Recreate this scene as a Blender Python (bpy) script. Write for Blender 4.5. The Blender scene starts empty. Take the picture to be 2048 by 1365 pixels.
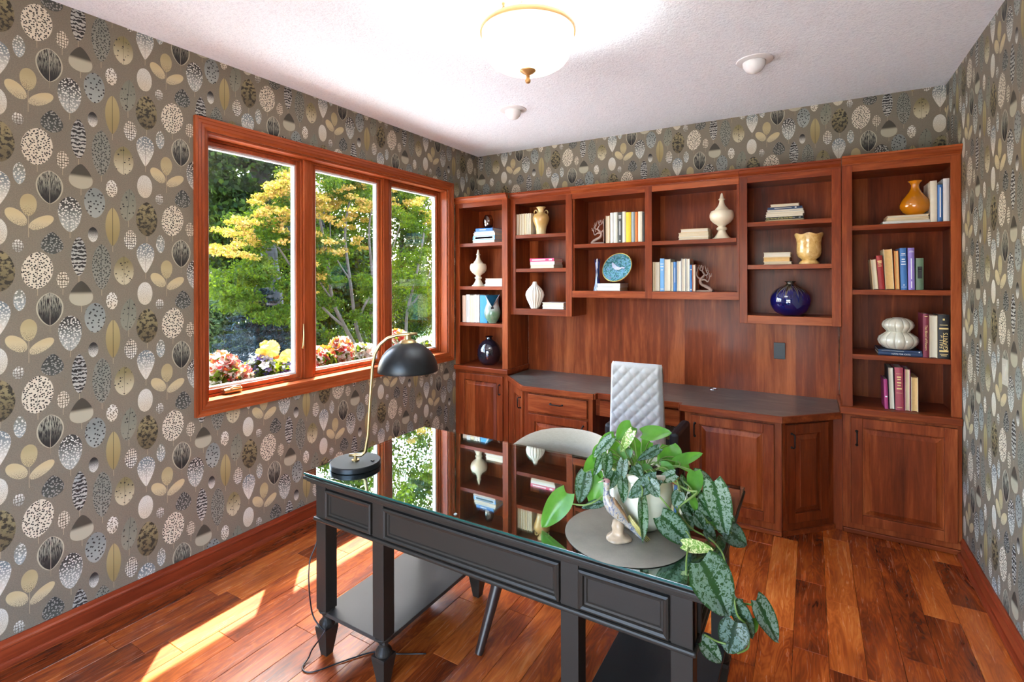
import bpy, bmesh, math, random
import numpy as np
from mathutils import Matrix, Vector, noise as mnoise
random.seed(7); rng = np.random.default_rng(7)
SC = bpy.context.scene
COL = SC.collection
PI = math.pi
# ------------------------------------------------------------------ camera
F_PX, SHIFT_PX = 1007.185, -122.091
YAW, ROLL = math.radians(30.667), math.radians(-0.174)
CAM = Vector((2.786, 0.0, 1.542))
FW = Vector((-math.sin(YAW), math.cos(YAW), 0)); RT = Vector((math.cos(YAW), math.sin(YAW), 0)); UP = Vector((0, 0, 1))
R2 = RT*math.cos(ROLL) + UP*math.sin(ROLL); U2 = UP*math.cos(ROLL) - RT*math.sin(ROLL)
cd = bpy.data.cameras.new('camera'); cam = bpy.data.objects.new('camera', cd); COL.objects.link(cam)
cd.sensor_fit = 'HORIZONTAL'; cd.sensor_width = 36; cd.lens = F_PX/2048*36; cd.shift_y = SHIFT_PX/2048
cd.clip_start = .05; cd.clip_end = 200
cam.matrix_world = Matrix(((R2.x, U2.x, -FW.x, CAM.x), (R2.y, U2.y, -FW.y, CAM.y), (R2.z, U2.z, -FW.z, CAM.z), (0, 0, 0, 1)))
SC.camera = cam
# ------------------------------------------------------------------ world, sun, exposure
SUN_DIR = Vector((1.0, -.986, -2.097)).normalized()
w = bpy.data.worlds.new('sky'); SC.world = w; w.use_nodes = True
wt = w.node_tree; wt.nodes.clear()
sky = wt.nodes.new('ShaderNodeTexSky'); sky.sky_type = 'NISHITA'; sky.sun_disc = False
sky.sun_elevation = math.radians(56); sky.sun_rotation = math.atan2(-SUN_DIR.x, -SUN_DIR.y)
sky.air_density = 1.0; sky.dust_density = 2.6; sky.ozone_density = 1.0
bg = wt.nodes.new('ShaderNodeBackground'); bg.inputs[1].default_value = 1.15
wo = wt.nodes.new('ShaderNodeOutputWorld')
wt.links.new(sky.outputs[0], bg.inputs[0]); wt.links.new(bg.outputs[0], wo.inputs[0])
sl = bpy.data.lights.new('sun', 'SUN'); sl.energy = 12.0; sl.angle = math.radians(.6); sl.color = (1, .985, .95)
so = bpy.data.objects.new('sun', sl); COL.objects.link(so)
so.rotation_euler = SUN_DIR.to_track_quat('-Z', 'Y').to_euler(); so.location = (-6, 8, 9)
SC.view_settings.view_transform = 'Standard'; SC.view_settings.look = 'None'
SC.view_settings.exposure = 2.3; SC.view_settings.gamma = 1.0; SC.view_settings.use_curve_mapping = False
SC.cycles.max_bounces = 7; SC.cycles.diffuse_bounces = 4; SC.cycles.glossy_bounces = 3; SC.cycles.use_adaptive_sampling = True; SC.cycles.adaptive_threshold = .07
SC.cycles.transparent_max_bounces = 8; SC.cycles.sample_clamp_indirect = 6.0
SC.cycles.caustics_reflective = False; SC.cycles.caustics_refractive = False
LAMP_STRENGTH = .22; BULB_WATTS = 7.5
# ------------------------------------------------------------------ measured points: photograph pixel -> point on a named plane
def ray(px, py): return FW + R2*((px-1024)/F_PX) + U2*((682.5+SHIFT_PX-py)/F_PX)
def on(px, py, ax, v):
    d = ray(px, py); i = 'xyz'.index(ax); return CAM + d*((v-CAM[i])/d[i])
def deep(px, py, dist): return CAM + ray(px, py)*dist
# ------------------------------------------------------------------ mesh helpers
WM = {}
class MB:
    def __init__(s): s.v = []; s.f = []
    def add(s, vs, fs):
        n = len(s.v); s.v += [tuple(a) for a in vs]; s.f += [tuple(i+n for i in f) for f in fs]; return s
    def box(s, x0, x1, y0, y1, z0, z1):
        return s.add([(x0,y0,z0),(x1,y0,z0),(x1,y1,z0),(x0,y1,z0),(x0,y0,z1),(x1,y0,z1),(x1,y1,z1),(x0,y1,z1)],
              [(0,3,2,1),(4,5,6,7),(0,1,5,4),(1,2,6,5),(2,3,7,6),(3,0,4,7)])
    def prism(s, pts, a0, a1, ax='z'):
        n = len(pts)
        def co(p, a): return {'z': (p[0],p[1],a), 'x': (a,p[0],p[1]), 'y': (p[0],a,p[1])}[ax]
        vs = [co(p,a0) for p in pts]+[co(p,a1) for p in pts]
        return s.add(vs, [tuple(range(n))[::-1], tuple(range(n,2*n))]+[(i,(i+1)%n,n+(i+1)%n,n+i) for i in range(n)])
    def lathe(s, prof, c=(0,0,0), n=32, mod=None, sy=1.0, caps=True):
        vs = []; fs = []; m = len(prof)
        for j,(r,z) in enumerate(prof):
            for i in range(n):
                a = 2*PI*i/n; k = mod(a, j/(m-1), r, z) if mod else (r, z)
                vs.append((c[0]+k[0]*math.cos(a), c[1]+k[0]*sy*math.sin(a), c[2]+k[1]))
        for j in range(m-1):
            for i in range(n): fs.append((j*n+i, j*n+(i+1)%n, (j+1)*n+(i+1)%n, (j+1)*n+i))
        if caps and prof[0][0] > 1e-6: fs.append(tuple(range(n))[::-1])
        if caps and prof[-1][0] > 1e-6: fs.append(tuple(range((m-1)*n, m*n)))
        return s.add(vs, fs)
    def tube(s, pts, r, n=8, cap=True):
        P = [Vector(p) for p in pts]; m = len(P); vs = []; fs = []
        rr = r if isinstance(r, (list, tuple)) else [r]*m
        t0 = (P[1]-P[0]).normalized(); u = t0.orthogonal().normalized()
        for j in range(m):
            t = (P[min(j+1,m-1)]-P[max(j-1,0)]).normalized()
            u = (u - t*u.dot(t)); u = u.normalized() if u.length > 1e-6 else t.orthogonal().normalized(); w_ = t.cross(u)
            for i in range(n):
                a = 2*PI*i/n; vs.append(P[j]+(u*math.cos(a)+w_*math.sin(a))*rr[j])
        for j in range(m-1):
            for i in range(n): fs.append((j*n+i, j*n+(i+1)%n, (j+1)*n+(i+1)%n, (j+1)*n+i))
        if cap: fs += [tuple(range(n))[::-1], tuple(range((m-1)*n, m*n))]
        return s.add(vs, fs)
    def ball(s, c, r, n=12, m=8, sc=(1,1,1)):
        prof = [(r*math.sin(PI*j/m), -r*math.cos(PI*j/m)) for j in range(m+1)]
        k = len(s.v); s.lathe([(a if 0<j<m else 1e-7, b) for j,(a,b) in enumerate(prof)], (0,0,0), n)
        for i in range(k, len(s.v)): v = s.v[i]; s.v[i] = (c[0]+v[0]*sc[0], c[1]+v[1]*sc[1], c[2]+v[2]*sc[2])
        return s
    def build(s, name, mat, parent=None, loc=None, smooth=False, bevel=0, M=None, sub=0, uv=None, angle=None, local=False):
        me = bpy.data.meshes.new(name); vs = [Vector(v) for v in s.v]
        if M is not None: vs = [M @ v for v in vs]
        W_ = Matrix.Identity(4)
        if parent is not None: W_ = WM[parent.name].copy()
        elif loc is not None: W_ = Matrix.Translation(loc)
        inv = W_.inverted()
        wv = vs
        if not local: vs = [inv @ v for v in vs]
        me.from_pydata([tuple(v) for v in vs], [], s.f); me.update()
        if uv:
            L = me.uv_layers.new(name='UVMap')
            idx = np.empty(len(me.loops), dtype=np.int32); me.loops.foreach_get('vertex_index', idx)
            UVs = [uv(v) for v in wv]
            L.data.foreach_set('uv', np.array([UVs[i] for i in idx], dtype=np.float32).ravel())
        if mat is not None: me.materials.append(mat)
        if smooth: me.polygons.foreach_set('use_smooth', [True]*len(me.polygons))
        if smooth and angle: me.set_sharp_from_angle(angle=math.radians(angle))
        o = bpy.data.objects.new(name, me); COL.objects.link(o)
        if parent is not None: o.parent = parent; WM[o.name] = W_
        else:
            if loc is not None: o.location = loc
            WM[o.name] = W_
        if bevel:
            b = o.modifiers.new('bevel', 'BEVEL'); b.width = bevel; b.segments = 2; b.limit_method = 'ANGLE'; b.angle_limit = math.radians(40)
        if sub:
            b = o.modifiers.new('sub', 'SUBSURF'); b.levels = sub; b.render_levels = sub
        return o
def tag(o, label, cat, group=None):
    o['label'] = label; o['category'] = cat
    if group: o['group'] = group
    return o
def thing(name, label, cat, loc=(0,0,0), group=None, rz=0):
    o = bpy.data.objects.new(name, None); COL.objects.link(o); o.empty_display_size = .05
    o.location = loc; o.rotation_euler = (0,0,rz); WM[o.name] = Matrix.Translation(loc) @ Matrix.Rotation(rz, 4, 'Z')
    return tag(o, label, cat, group)
def struct(o): o['kind'] = 'structure'; return o
def BX(*a): return MB().box(*a)
# ------------------------------------------------------------------ node helpers
class NT:
    def __init__(s, name):
        s.m = bpy.data.materials.new(name); s.m.use_nodes = True; s.t = s.m.node_tree; s.t.nodes.clear()
        s.out = s.t.nodes.new('ShaderNodeOutputMaterial')
    def n(s, typ, **kw):
        x = s.t.nodes.new('ShaderNode'+typ)
        for k, v in kw.items(): setattr(x, k, v)
        return x
    def set(s, sock, v):
        if isinstance(v, bpy.types.NodeSocket): s.t.links.new(v, sock)
        elif v is not None:
            if sock.type == 'RGBA' and len(v) == 3: v = (*v, 1)
            sock.default_value = v
    def math(s, op, a, b=None, c=None, clamp=False):
        x = s.n('Math', operation=op, use_clamp=clamp)
        s.set(x.inputs[0], a)
        if b is not None: s.set(x.inputs[1], b)
        if c is not None: s.set(x.inputs[2], c)
        return x.outputs[0]
    def mix(s, f, a, b, blend='MIX'):
        x = s.n('Mix', data_type='RGBA', blend_type=blend); x.clamp_factor = True
        s.set(x.inputs[0], f); s.set(x.inputs[6], a); s.set(x.inputs[7], b); return x.outputs[2]
    def ramp(s, f, stops, interp='LINEAR'):
        x = s.n('ValToRGB'); e = x.color_ramp.elements; x.color_ramp.interpolation = interp
        while len(e) < len(stops): e.new(.5)
        for el, (p, c) in zip(e, stops): el.position = p; el.color = (*c, 1)
        s.set(x.inputs[0], f); return x.outputs[0]
    def step(s, f, a, b):
        x = s.n('MapRange', interpolation_type='SMOOTHSTEP'); s.set(x.inputs[0], f); x.inputs[1].default_value = a; x.inputs[2].default_value = b
        return x.outputs[0]
    def vmap(s, vec, scale=(1,1,1), loc=(0,0,0), rot=(0,0,0)):
        x = s.n('Mapping'); s.set(x.inputs[0], vec); s.set(x.inputs[1], loc); s.set(x.inputs[2], rot); s.set(x.inputs[3], scale); return x.outputs[0]
    def noise(s, vec, scale=5, detail=3, rough=.5, dist=0, dim='3D'):
        x = s.n('TexNoise', noise_dimensions=dim); s.set(x.inputs['Vector'], vec); x.inputs['Scale'].default_value = scale
        x.inputs['Detail'].default_value = detail; x.inputs['Roughness'].default_value = rough; x.inputs['Distortion'].default_value = dist
        return x.outputs[0]
    def voro(s, vec, scale, dim='3D', out=0, feat='F1', rnd=1.0):
        x = s.n('TexVoronoi', voronoi_dimensions=dim, feature=feat); s.set(x.inputs['Vector'], vec); x.inputs['Scale'].default_value = scale
        x.inputs['Randomness'].default_value = rnd
        return x.outputs[out]
    def bump(s, h, strength=.3, dist=.01):
        x = s.n('Bump'); s.set(x.inputs['Height'], h); x.inputs['Strength'].default_value = strength; x.inputs['Distance'].default_value = dist; return x.outputs[0]
    def bsdf(s, color, rough=.5, metal=0, spec=.5, coat=0, coatr=.1, normal=None, trans=0, ior=1.5, emit=None, estr=0, alpha=None, sheen=0):
        x = s.n('BsdfPrincipled'); I = x.inputs
        s.set(I['Base Color'], color); s.set(I['Roughness'], rough); s.set(I['Metallic'], metal); s.set(I['Specular IOR Level'], spec)
        s.set(I['Coat Weight'], coat); s.set(I['Coat Roughness'], coatr); s.set(I['Transmission Weight'], trans); s.set(I['IOR'], ior)
        if sheen: s.set(I['Sheen Weight'], sheen)
        if normal is not None: s.set(I['Normal'], normal)
        if emit is not None: s.set(I['Emission Color'], emit); s.set(I['Emission Strength'], estr)
        return x.outputs[0]
    def done(s, sh): s.t.links.new(sh, s.out.inputs[0]); return s.m
    def pos(s): return s.n('NewGeometry').outputs['Position']
    def obj(s): return s.n('TexCoord').outputs['Object']
def lin(*c):
    return tuple((x/255/12.92 if x/255 <= .04045 else ((x/255+.055)/1.055)**2.4) for x in c)
def plain(name, rgb, rough=.5, var=.12, scale=30, bump=0, **kw):
    t = NT(name); c = lin(*rgb); nz = t.noise(t.pos(), scale, 3)
    col = t.mix(nz, tuple(max(0, a*(1-var)) for a in c), tuple(min(1, a*(1+var)) for a in c))
    nm = t.bump(t.noise(t.pos(), scale*8, 2), bump, .003) if bump else None
    return t.done(t.bsdf(col, rough, normal=nm, **kw))
def wood(name, axis, dark, mid, light, rough=.36, coat=.05, scale=1.0, boards=0, seed=0.0):
    t = NT(name); p = t.pos(); sx = {'x': (2.2,26,26), 'y': (26,2.2,26), 'z': (26,26,2.2)}[axis]
    sx = tuple(a*scale for a in sx)
    rnd = t.n('ObjectInfo').outputs['Random']
    off = t.n('CombineXYZ'); k = t.math('MULTIPLY', rnd, 37.0); t.set(off.inputs[0], k); t.set(off.inputs[1], k); t.set(off.inputs[2], k)
    v = t.n('VectorMath', operation='ADD'); t.set(v.inputs[0], t.vmap(p, sx)); t.set(v.inputs[1], off.outputs[0]); v = v.outputs[0]
    g1 = t.noise(v, 1.0, 5, .6, .6); g2 = t.noise(v, 5.0, 3, .6); g3 = t.noise(v, .22, 2, .5, 1.2)
    g = t.math('ADD', t.math('MULTIPLY', g1, .5), t.math('ADD', t.math('MULTIPLY', g2, .18), t.math('MULTIPLY', g3, .42)))
    if boards:
        sp = t.n('SeparateXYZ'); t.set(sp.inputs[0], p)
        bi = t.math('FLOOR', t.math('MULTIPLY', t.math('ADD', sp.outputs[0], t.math('MULTIPLY', rnd, 3.0)), 1/boards))
        wn = t.n('TexWhiteNoise', noise_dimensions='1D'); t.set(wn.inputs['W'], bi)
        g = t.math('ADD', g, t.math('MULTIPLY', t.math('SUBTRACT', wn.outputs['Value'], .5), .22))
    g = t.math('ADD', g, t.math('MULTIPLY', t.math('SUBTRACT', rnd, .5), .10))
    col = t.ramp(g, [(.28, lin(*dark)), (.55, lin(*mid)), (.78, lin(*light))])
    return t.done(t.bsdf(col, rough, coat=coat, coatr=.12, spec=.15, normal=t.bump(g2, .06, .002)))
# ------------------------------------------------------------------ materials
CH = ((70,26,11), (125,54,25), (174,92,48))
M_WV = wood('cherry_wood_upright', 'z', *CH); M_WX = wood('cherry_wood_across', 'x', *CH); M_WY = wood('cherry_wood_deep', 'y', *CH)
M_WP = wood('cherry_panel_boards', 'z', *CH, rough=.33, coat=.06, boards=.125)
M_TRIM = wood('window_trim_wood', 'z', (98,40,17), (146,68,33), (184,98,52)); M_TRIMY = wood('window_trim_wood_across', 'y', (98,40,17), (146,68,33), (184,98,52))
M_BASE = wood('baseboard_wood', 'y', (88,32,18), (128,52,28), (160,74,42), rough=.3)
M_WHITE = plain('white_paint', (226,224,222), .45, .03)
M_IRON = plain('oil_rubbed_bronze', (30,25,22), .4, .2, metal=.6)
M_BRASS = plain('brushed_gold', (186,160,112), .32, .08, metal=.9)
M_AGED = plain('antique_brass', (196,148,92), .4, .1, metal=.55)
M_DESK = plain('dark_walnut_paint', (44,39,34), .42, .12, 12, spec=.22)
M_BLACKP = plain('black_plastic', (20,20,24), .35, .1)
M_BLACKL = plain('black_leather', (22,21,23), .5, .2, 60, bump=.15)
def ceiling_mat():
    t = NT('textured_ceiling'); p = t.pos(); h = t.noise(p, 95, 4, .65); h2 = t.noise(p, 30, 3)
    col = t.mix(t.step(h, .38, .5), lin(236,240,246), lin(246,250,255))
    return t.done(t.bsdf(col, .9, normal=t.bump(t.math('ADD', h, t.math('MULTIPLY', h2, .5)), .40, .010), spec=.2))
M_CEIL = ceiling_mat()
def plank_mat():
    t = NT('tigerwood_plank'); p = t.pos(); rnd = t.n('ObjectInfo').outputs['Random']
    off = t.n('CombineXYZ'); k = t.math('MULTIPLY', rnd, 61.0); t.set(off.inputs[0], k); t.set(off.inputs[1], k); t.set(off.inputs[2], k)
    v = t.n('VectorMath', operation='ADD'); t.set(v.inputs[0], p); t.set(v.inputs[1], off.outputs[0]); v = v.outputs[0]
    big = t.noise(t.vmap(v, (7,1.6,1)), 1.0, 3, .5, 1.6)
    gr = t.noise(t.vmap(v, (60,4,1)), 1.0, 4, .6, .8); fig = t.noise(t.vmap(v, (14,2.2,1)), 1.0, 2, .5, 3.0)
    rings = t.math('PINGPONG', t.math('MULTIPLY', fig, 9.0), 1.0)
    g = t.math('ADD', t.math('MULTIPLY', big, .55), t.math('ADD', t.math('MULTIPLY', gr, .2), t.math('MULTIPLY', rings, .12)))
    g = t.math('ADD', g, t.math('MULTIPLY', t.math('SUBTRACT', rnd, .5), .28))
    col = t.ramp(g, [(.22, lin(88,35,17)), (.40, lin(144,62,25)), (.58, lin(192,97,38)), (.8, lin(226,142,70))])
    return t.done(t.bsdf(col, t.math('ADD', .2, t.math('MULTIPLY', gr, .12)), coat=.2, coatr=.15, normal=t.bump(gr, .012, .002)))
M_PLANK = plank_mat()
M_SUB = plain('subfloor_dark', (30,14,8), .8)
def slate_mat():
    t = NT('slate_laminate'); p = t.vmap(t.pos(), (1.2,3.2,1), rot=(0,0,.5)); a = t.noise(p, 2.2, 5, .6, 1.2); b = t.noise(p, 9, 4, .6, .6)
    col = t.ramp(t.math('ADD', t.math('MULTIPLY', a, .7), t.math('MULTIPLY', b, .3)), [(.3, lin(52,46,44)), (.5, lin(88,84,76)), (.66, lin(112,110,98)), (.8, lin(92,68,62))])
    return t.done(t.bsdf(col, .3, coat=.2, coatr=.2))
M_SLATE = slate_mat()
def wallpaper():
    t = NT('leaf_print_wallpaper'); uvn = t.n('UVMap'); uvn.uv_map = 'UVMap'; UV = uvn.outputs[0]
    sp = t.n('SeparateXYZ'); t.set(sp.inputs[0], UV); S, Z = sp.outputs[0], sp.outputs[1]
    T = .52; H = T/2
    A = lambda *a: t.math(*a)
    n_fine = t.noise(UV, 420, 2, .6, dim='2D'); n_mot = t.noise(UV, 55, 3, .6, dim='2D')
    v1 = t.voro(UV, 105, '2D'); v2 = t.voro(UV, 58, '2D')
    p_dots = A('SUBTRACT', 1, t.step(v1, .22, .36)); p_big = A('SUBTRACT', 1, t.step(v2, .16, .24))
    p_wd = A('SUBTRACT', 1, t.step(v1, .26, .34))
    p_speck = t.step(n_fine, .52, .6)
    streak = t.noise(t.vmap(UV, (330,34,1)), 1.0, 2, .6, dim='2D'); p_streak = t.step(streak, .45, .58)
    wob = A('MULTIPLY', A('SUBTRACT', n_mot, .5), .03)
    band = A('PINGPONG', A('ADD', Z, wob), .0085); p_band = t.step(band, .0035, .0055)
    hx = A('PINGPONG', A('ADD', S, A('MULTIPLY', wob, .3)), .0045); hz = A('PINGPONG', A('ADD', Z, A('MULTIPLY', wob, .5)), .006)
    p_hatch = A('MAXIMUM', A('SUBTRACT', 1, t.step(hx, .0006, .0016)), A('SUBTRACT', 1, t.step(hz, .001, .002)))
    p_mot = t.step(n_mot, .46, .58)
    PAT = dict(dots=p_dots, big=p_big, wd=p_wd, speck=p_speck, streak=p_streak, band=p_band, hatch=p_hatch, mot=p_mot)
    grain = t.noise(UV, 230, 2, .5, dim='2D')
    col = t.mix(grain, lin(102,92,78), lin(128,118,101))
    CR, GG, DK, OL, BG_, WHT = lin(197,185,162), lin(118,118,106), lin(39,36,33), lin(159,144,105), lin(138,144,140), lin(203,199,186)
    CR2 = lin(181,163,123); DG = lin(72,73,64)
    # name, s, z, half width, half height, taper(k>0 wide top), pointedness, top colour, bottom colour, print colour, pattern, lean
    LV = [('A',.801,2.108,.052,.078,0,.55,CR,CR,DK,'dots',.06), ('B',.940,2.173,.028,.087,0,.62,lin(152,151,144),lin(170,166,155),DK,'band',0),
      ('C',.884,2.069,.022,.038,0,.6,CR,CR,lin(82,73,56),'hatch',0), ('D',.745,1.986,.020,.045,0,.6,GG,BG_,WHT,'wd',0),
      ('E',.841,1.943,.046,.071,.1,.62,lin(147,144,126),DK,DK,'streak',0), ('F',.948,2.008,.041,.055,-.4,.52,lin(67,62,51),lin(163,156,134),lin(145,137,115),None,0),
      ('G',1.023,2.128,.037,.103,.05,.6,GG,lin(127,125,112),lin(55,54,48),'dots',0), ('H',1.110,2.111,.041,.067,-.05,.6,lin(121,110,74),lin(179,168,139),DK,'bigs',0),
      ('I',1.200,2.174,.036,.073,.5,.62,lin(111,118,118),lin(197,189,172),WHT,'wd',0),
      ('j1',.773,1.860,.027,.046,.12,.5,OL,lin(179,163,123),DK,'speckb',0), ('j2',.735,1.807,.031,.036,0,.5,CR2,lin(186,171,136),DK,'speckb',-.45), ('j3',.814,1.790,.033,.033,0,.5,CR2,lin(188,173,139),DK,'speckb',.75),
      ('K',.909,2.355,.042,.077,.15,.56,lin(57,54,49),lin(152,153,144),WHT,'wd',0), ('L',.998,2.417,.040,.068,.05,.54,lin(121,125,119),lin(143,146,138),DK,'big',0),
      ('M',1.062,2.491,.023,.040,0,.52,WHT,CR,lin(95,84,68),'dots',0), ('N',1.128,2.423,.033,.077,-.08,.64,lin(114,113,98),lin(127,125,108),DK,'bigs',.08),
      ('O',1.197,2.522,.033,.055,0,.46,WHT,CR,lin(121,115,100),'speck',0), ('P',1.066,2.315,.029,.089,.05,.66,lin(156,140,97),lin(136,120,77),lin(104,89,56),None,0),
      ('Q',.741,2.208,.018,.026,0,.5,WHT,lin(147,144,133),lin(95,86,72),'hatch',0), ('R',.849,2.226,.037,.047,-.35,.6,lin(53,54,49),lin(72,73,66),lin(174,170,159),'wds',0),
      ('S',.991,2.273,.019,.034,0,.55,DK,WHT,DK,'speck',0), ('T',1.206,2.364,.047,.083,-.05,.58,lin(130,118,84),lin(97,86,61),lin(50,45,34),'mot',0),
      ('U',1.137,2.259,.027,.048,0,.64,CR,WHT,lin(65,58,48),'hatch',0)]
    def local(a, b):
        dx = A('SUBTRACT', S, a); lx = t.math('WRAP', dx, H, -H)
        zz = A('MULTIPLY_ADD', A('SUBTRACT', dx, lx), .5, A('SUBTRACT', Z, b)); return lx, t.math('WRAP', zz, H, -H)
    for (nm, a, b, rx, ry, k, pw, ct, cb, cp, pat, lean) in LV:
        lx, lz = local(a, b)
        # stem
        if nm in 'ABCEFGIKPTjj1Nj':
            sl_ = .05 if nm == 'j1' else .028
            ln = ry+sl_ if nm != 'j1' else .135
            st = A('MULTIPLY', A('LESS_THAN', A('ABSOLUTE', lx), .0011), A('MULTIPLY', A('LESS_THAN', lz, -ry*.9), A('GREATER_THAN', lz, -ln)))
            col = t.mix(st, col, lin(156,140,113) if nm != 'E' else lin(130,118,97))
        if lean: lx = A('MULTIPLY_ADD', lz, -lean, lx)
        u = A('MULTIPLY', lx, 1/rx); v = A('MULTIPLY', lz, 1/ry)
        q = A('POWER', A('MAXIMUM', A('SUBTRACT', 1, A('MULTIPLY', v, v)), 0), pw)
        wd = A('MULTIPLY', q, A('MULTIPLY_ADD', v, k, 1)) if k else q
        au = A('ABSOLUTE', u); edge = A('SUBTRACT', wd, au)
        mask = t.step(edge, 0, .06)
        base = t.mix(t.step(v, -.15 if nm == 'F' else -.75, .2 if nm == 'F' else .75), cb, ct)
        if pat:
            pm = {'bigs': 'big', 'speckb': 'speck', 'wds': 'wd'}.get(pat, pat); P_ = PAT[pm]
            if pat == 'bigs': P_ = A('MULTIPLY', P_, t.step(n_mot, .5, .54))
            elif pat == 'speckb': P_ = A('MULTIPLY', P_, t.step(v, .3, -.9))
            elif pat == 'wds': P_ = A('MULTIPLY', P_, .55)
            elif pat == 'speck': P_ = A('MULTIPLY', P_, .75)
            base = t.mix(P_, base, cp)
        if nm in 'AEKNHGI': base = t.mix(A('MULTIPLY', A('LESS_THAN', A('ABSOLUTE', lx), .0008), .6), base, DK if nm != 'E' else CR)
        if nm == 'P': base = t.mix(A('MULTIPLY', A('LESS_THAN', A('ABSOLUTE', lx), .001), .8), base, DK)
        if nm == 'E': base = t.mix(A('SUBTRACT', 1, t.step(edge, .1, .16)), base, lin(170,162,138))
        col = t.mix(mask, col, base)
    return t.done(t.bsdf(col, .62, spec=.35, normal=t.bump(grain, .12, .002)))
M_PAPER = wallpaper()
def glass_mat(name, tint, r0=.04, refl=(1,1,1), rough=0.0, gain=1.0, power=5.0):
    t = NT(name); lw = t.n('LayerWeight'); lw.inputs[0].default_value = .5
    f = t.math('MULTIPLY_ADD', t.math('POWER', lw.outputs['Facing'], power), (1-r0)*gain, r0*gain, clamp=True)
    tr = t.n('BsdfTransparent'); t.set(tr.inputs[0], tint); gl = t.n('BsdfGlossy'); t.set(gl.inputs[0], refl); gl.inputs['Roughness'].default_value = rough
    mx = t.n('MixShader'); t.set(mx.inputs[0], f); t.t.links.new(tr.outputs[0], mx.inputs[1]); t.t.links.new(gl.outputs[0], mx.inputs[2])
    return t.done(mx.outputs[0])
M_PANE = glass_mat('window_glass', (.97,.985,.97), .04)
# ------------------------------------------------------------------ room shell
W, D, H = 3.51, 4.053, 2.743
Y0 = -1.25
WY1, WY2, WZ1, WZ2 = 1.487, 3.575, .885, 2.348
TH = .11
def uv_left(v): return (v.y if abs(v.x) < .06 else v.y, v.z)
b = MB(); b.box(-TH,0,Y0,WY1,0,H); b.box(-TH,0,WY2,D+.1,0,H); b.box(-TH,0,WY1,WY2,0,WZ1); b.box(-TH,0,WY1,WY2,WZ2,H)
struct(b.build('wall_left', M_PAPER, uv=lambda v: (v.y, v.z)))
struct(BX(0,W,D,D+.1,0,H).build('wall_back', M_PAPER, uv=lambda v: (.801+7*.52+(v.x-.425)*.52/.53, v.z+.012)))
struct(BX(W,W+.1,Y0,D+.1,0,H).build('wall_right', M_PAPER, uv=lambda v: (7.55+(D-v.y), v.z)))
b = MB(); b.box(-TH,.75,Y0-.12,Y0,0,H); b.box(W-.75,W+.1,Y0-.12,Y0,0,H); b.box(.75,W-.75,Y0-.12,Y0,2.15,H)
struct(b.build('wall_front', M_PAPER, uv=lambda v: (v.x, v.z)))  # unseen opening, invented and sized for the sky light it lets in
struct(BX(-TH,W+.1,Y0-.12,D+.1,H,H+.12).build('ceiling', M_CEIL))
fl = struct(BX(-TH,W+.1,Y0-.12,D+.1,-.12,-.018).build('floor', M_SUB))
PW = .128
x = W - (math.floor((W-2.846)/PW)+1)*PW if False else 2.846 - 23*PW
random.seed(11)
while x < W:
    xa, xb = max(x, .0), min(x+PW, W)
    if xb-xa > .02:
        y = Y0 - random.uniform(0, .5)
        while y < D:
            L = random.choice([.42,.55,.62,.74,.85,.96,1.15])*random.uniform(.9,1.1); ya, yb = max(y, Y0), min(y+L, D)
            if yb-ya > .04:
                c = .0012; g = .0005; zt = -random.uniform(0,.0006)
                xa_, xb_, ya_, yb_ = xa+g, xb-g, ya+g, yb-g
                vs = [(xa_,ya_,-.018),(xb_,ya_,-.018),(xb_,yb_,-.018),(xa_,yb_,-.018),(xa_,ya_,zt-c),(xb_,ya_,zt-c),(xb_,yb_,zt-c),(xa_,yb_,zt-c),
                      (xa_+c,ya_+c,zt),(xb_-c,ya_+c,zt),(xb_-c,yb_-c,zt),(xa_+c,yb_-c,zt)]
                MB().add(vs, [(0,1,5,4),(1,2,6,5),(2,3,7,6),(3,0,4,7),(4,5,9,8),(5,6,10,9),(6,7,11,10),(7,4,8,11),(8,9,10,11)]).build('plank', M_PLANK, fl)
            y += L
    x += PW
# baseboards: profile with a moulded top and a shoe strip at the floor
def baseboard(name, side, y0, y1):
    s = 1 if side == 'left' else -1; x0 = 0 if side == 'left' else W
    pr = [(0,0),(.014,0),(.014,.072),(.018,.076),(.018,.083),(.012,.090),(.009,.098),(.006,.105),(0,.105)]
    bb = MB().prism([(x0+s*a, z) for a, z in (pr if s > 0 else pr[::-1])], y0, y1, 'y').build(name, M_BASE)
    shoe = [(.014,0),(.030,0),(.030,.008),(.026,.018),(.020,.023),(.014,.024)]
    MB().prism([(x0+s*a, z) for a, z in (shoe if s > 0 else shoe[::-1])], y0, y1, 'y').build('shoe_moulding', M_BASE, bb)
    return struct(bb)
baseboard('baseboard_left', 'left', Y0, 3.68); baseboard('baseboard_right', 'right', Y0, 3.66)
# light switch plate on the right wall
p = on(2012, 745, 'x', W)
sw = thing('light_switch', 'beige light switch plate on the papered right wall', 'switch', (W, p.y, p.z-.057))
BX(W-.005,W,p.y-.035,p.y+.035,p.z-.057,p.z+.057).build('plate', plain('almond_plastic',(176,170,154),.4), sw, bevel=.002)
BX(W-.008,W-.004,p.y-.016,p.y+.016,p.z-.033,p.z+.033).build('rocker', plain('almond_plastic_b',(186,180,164),.4), sw, bevel=.001)
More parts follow.
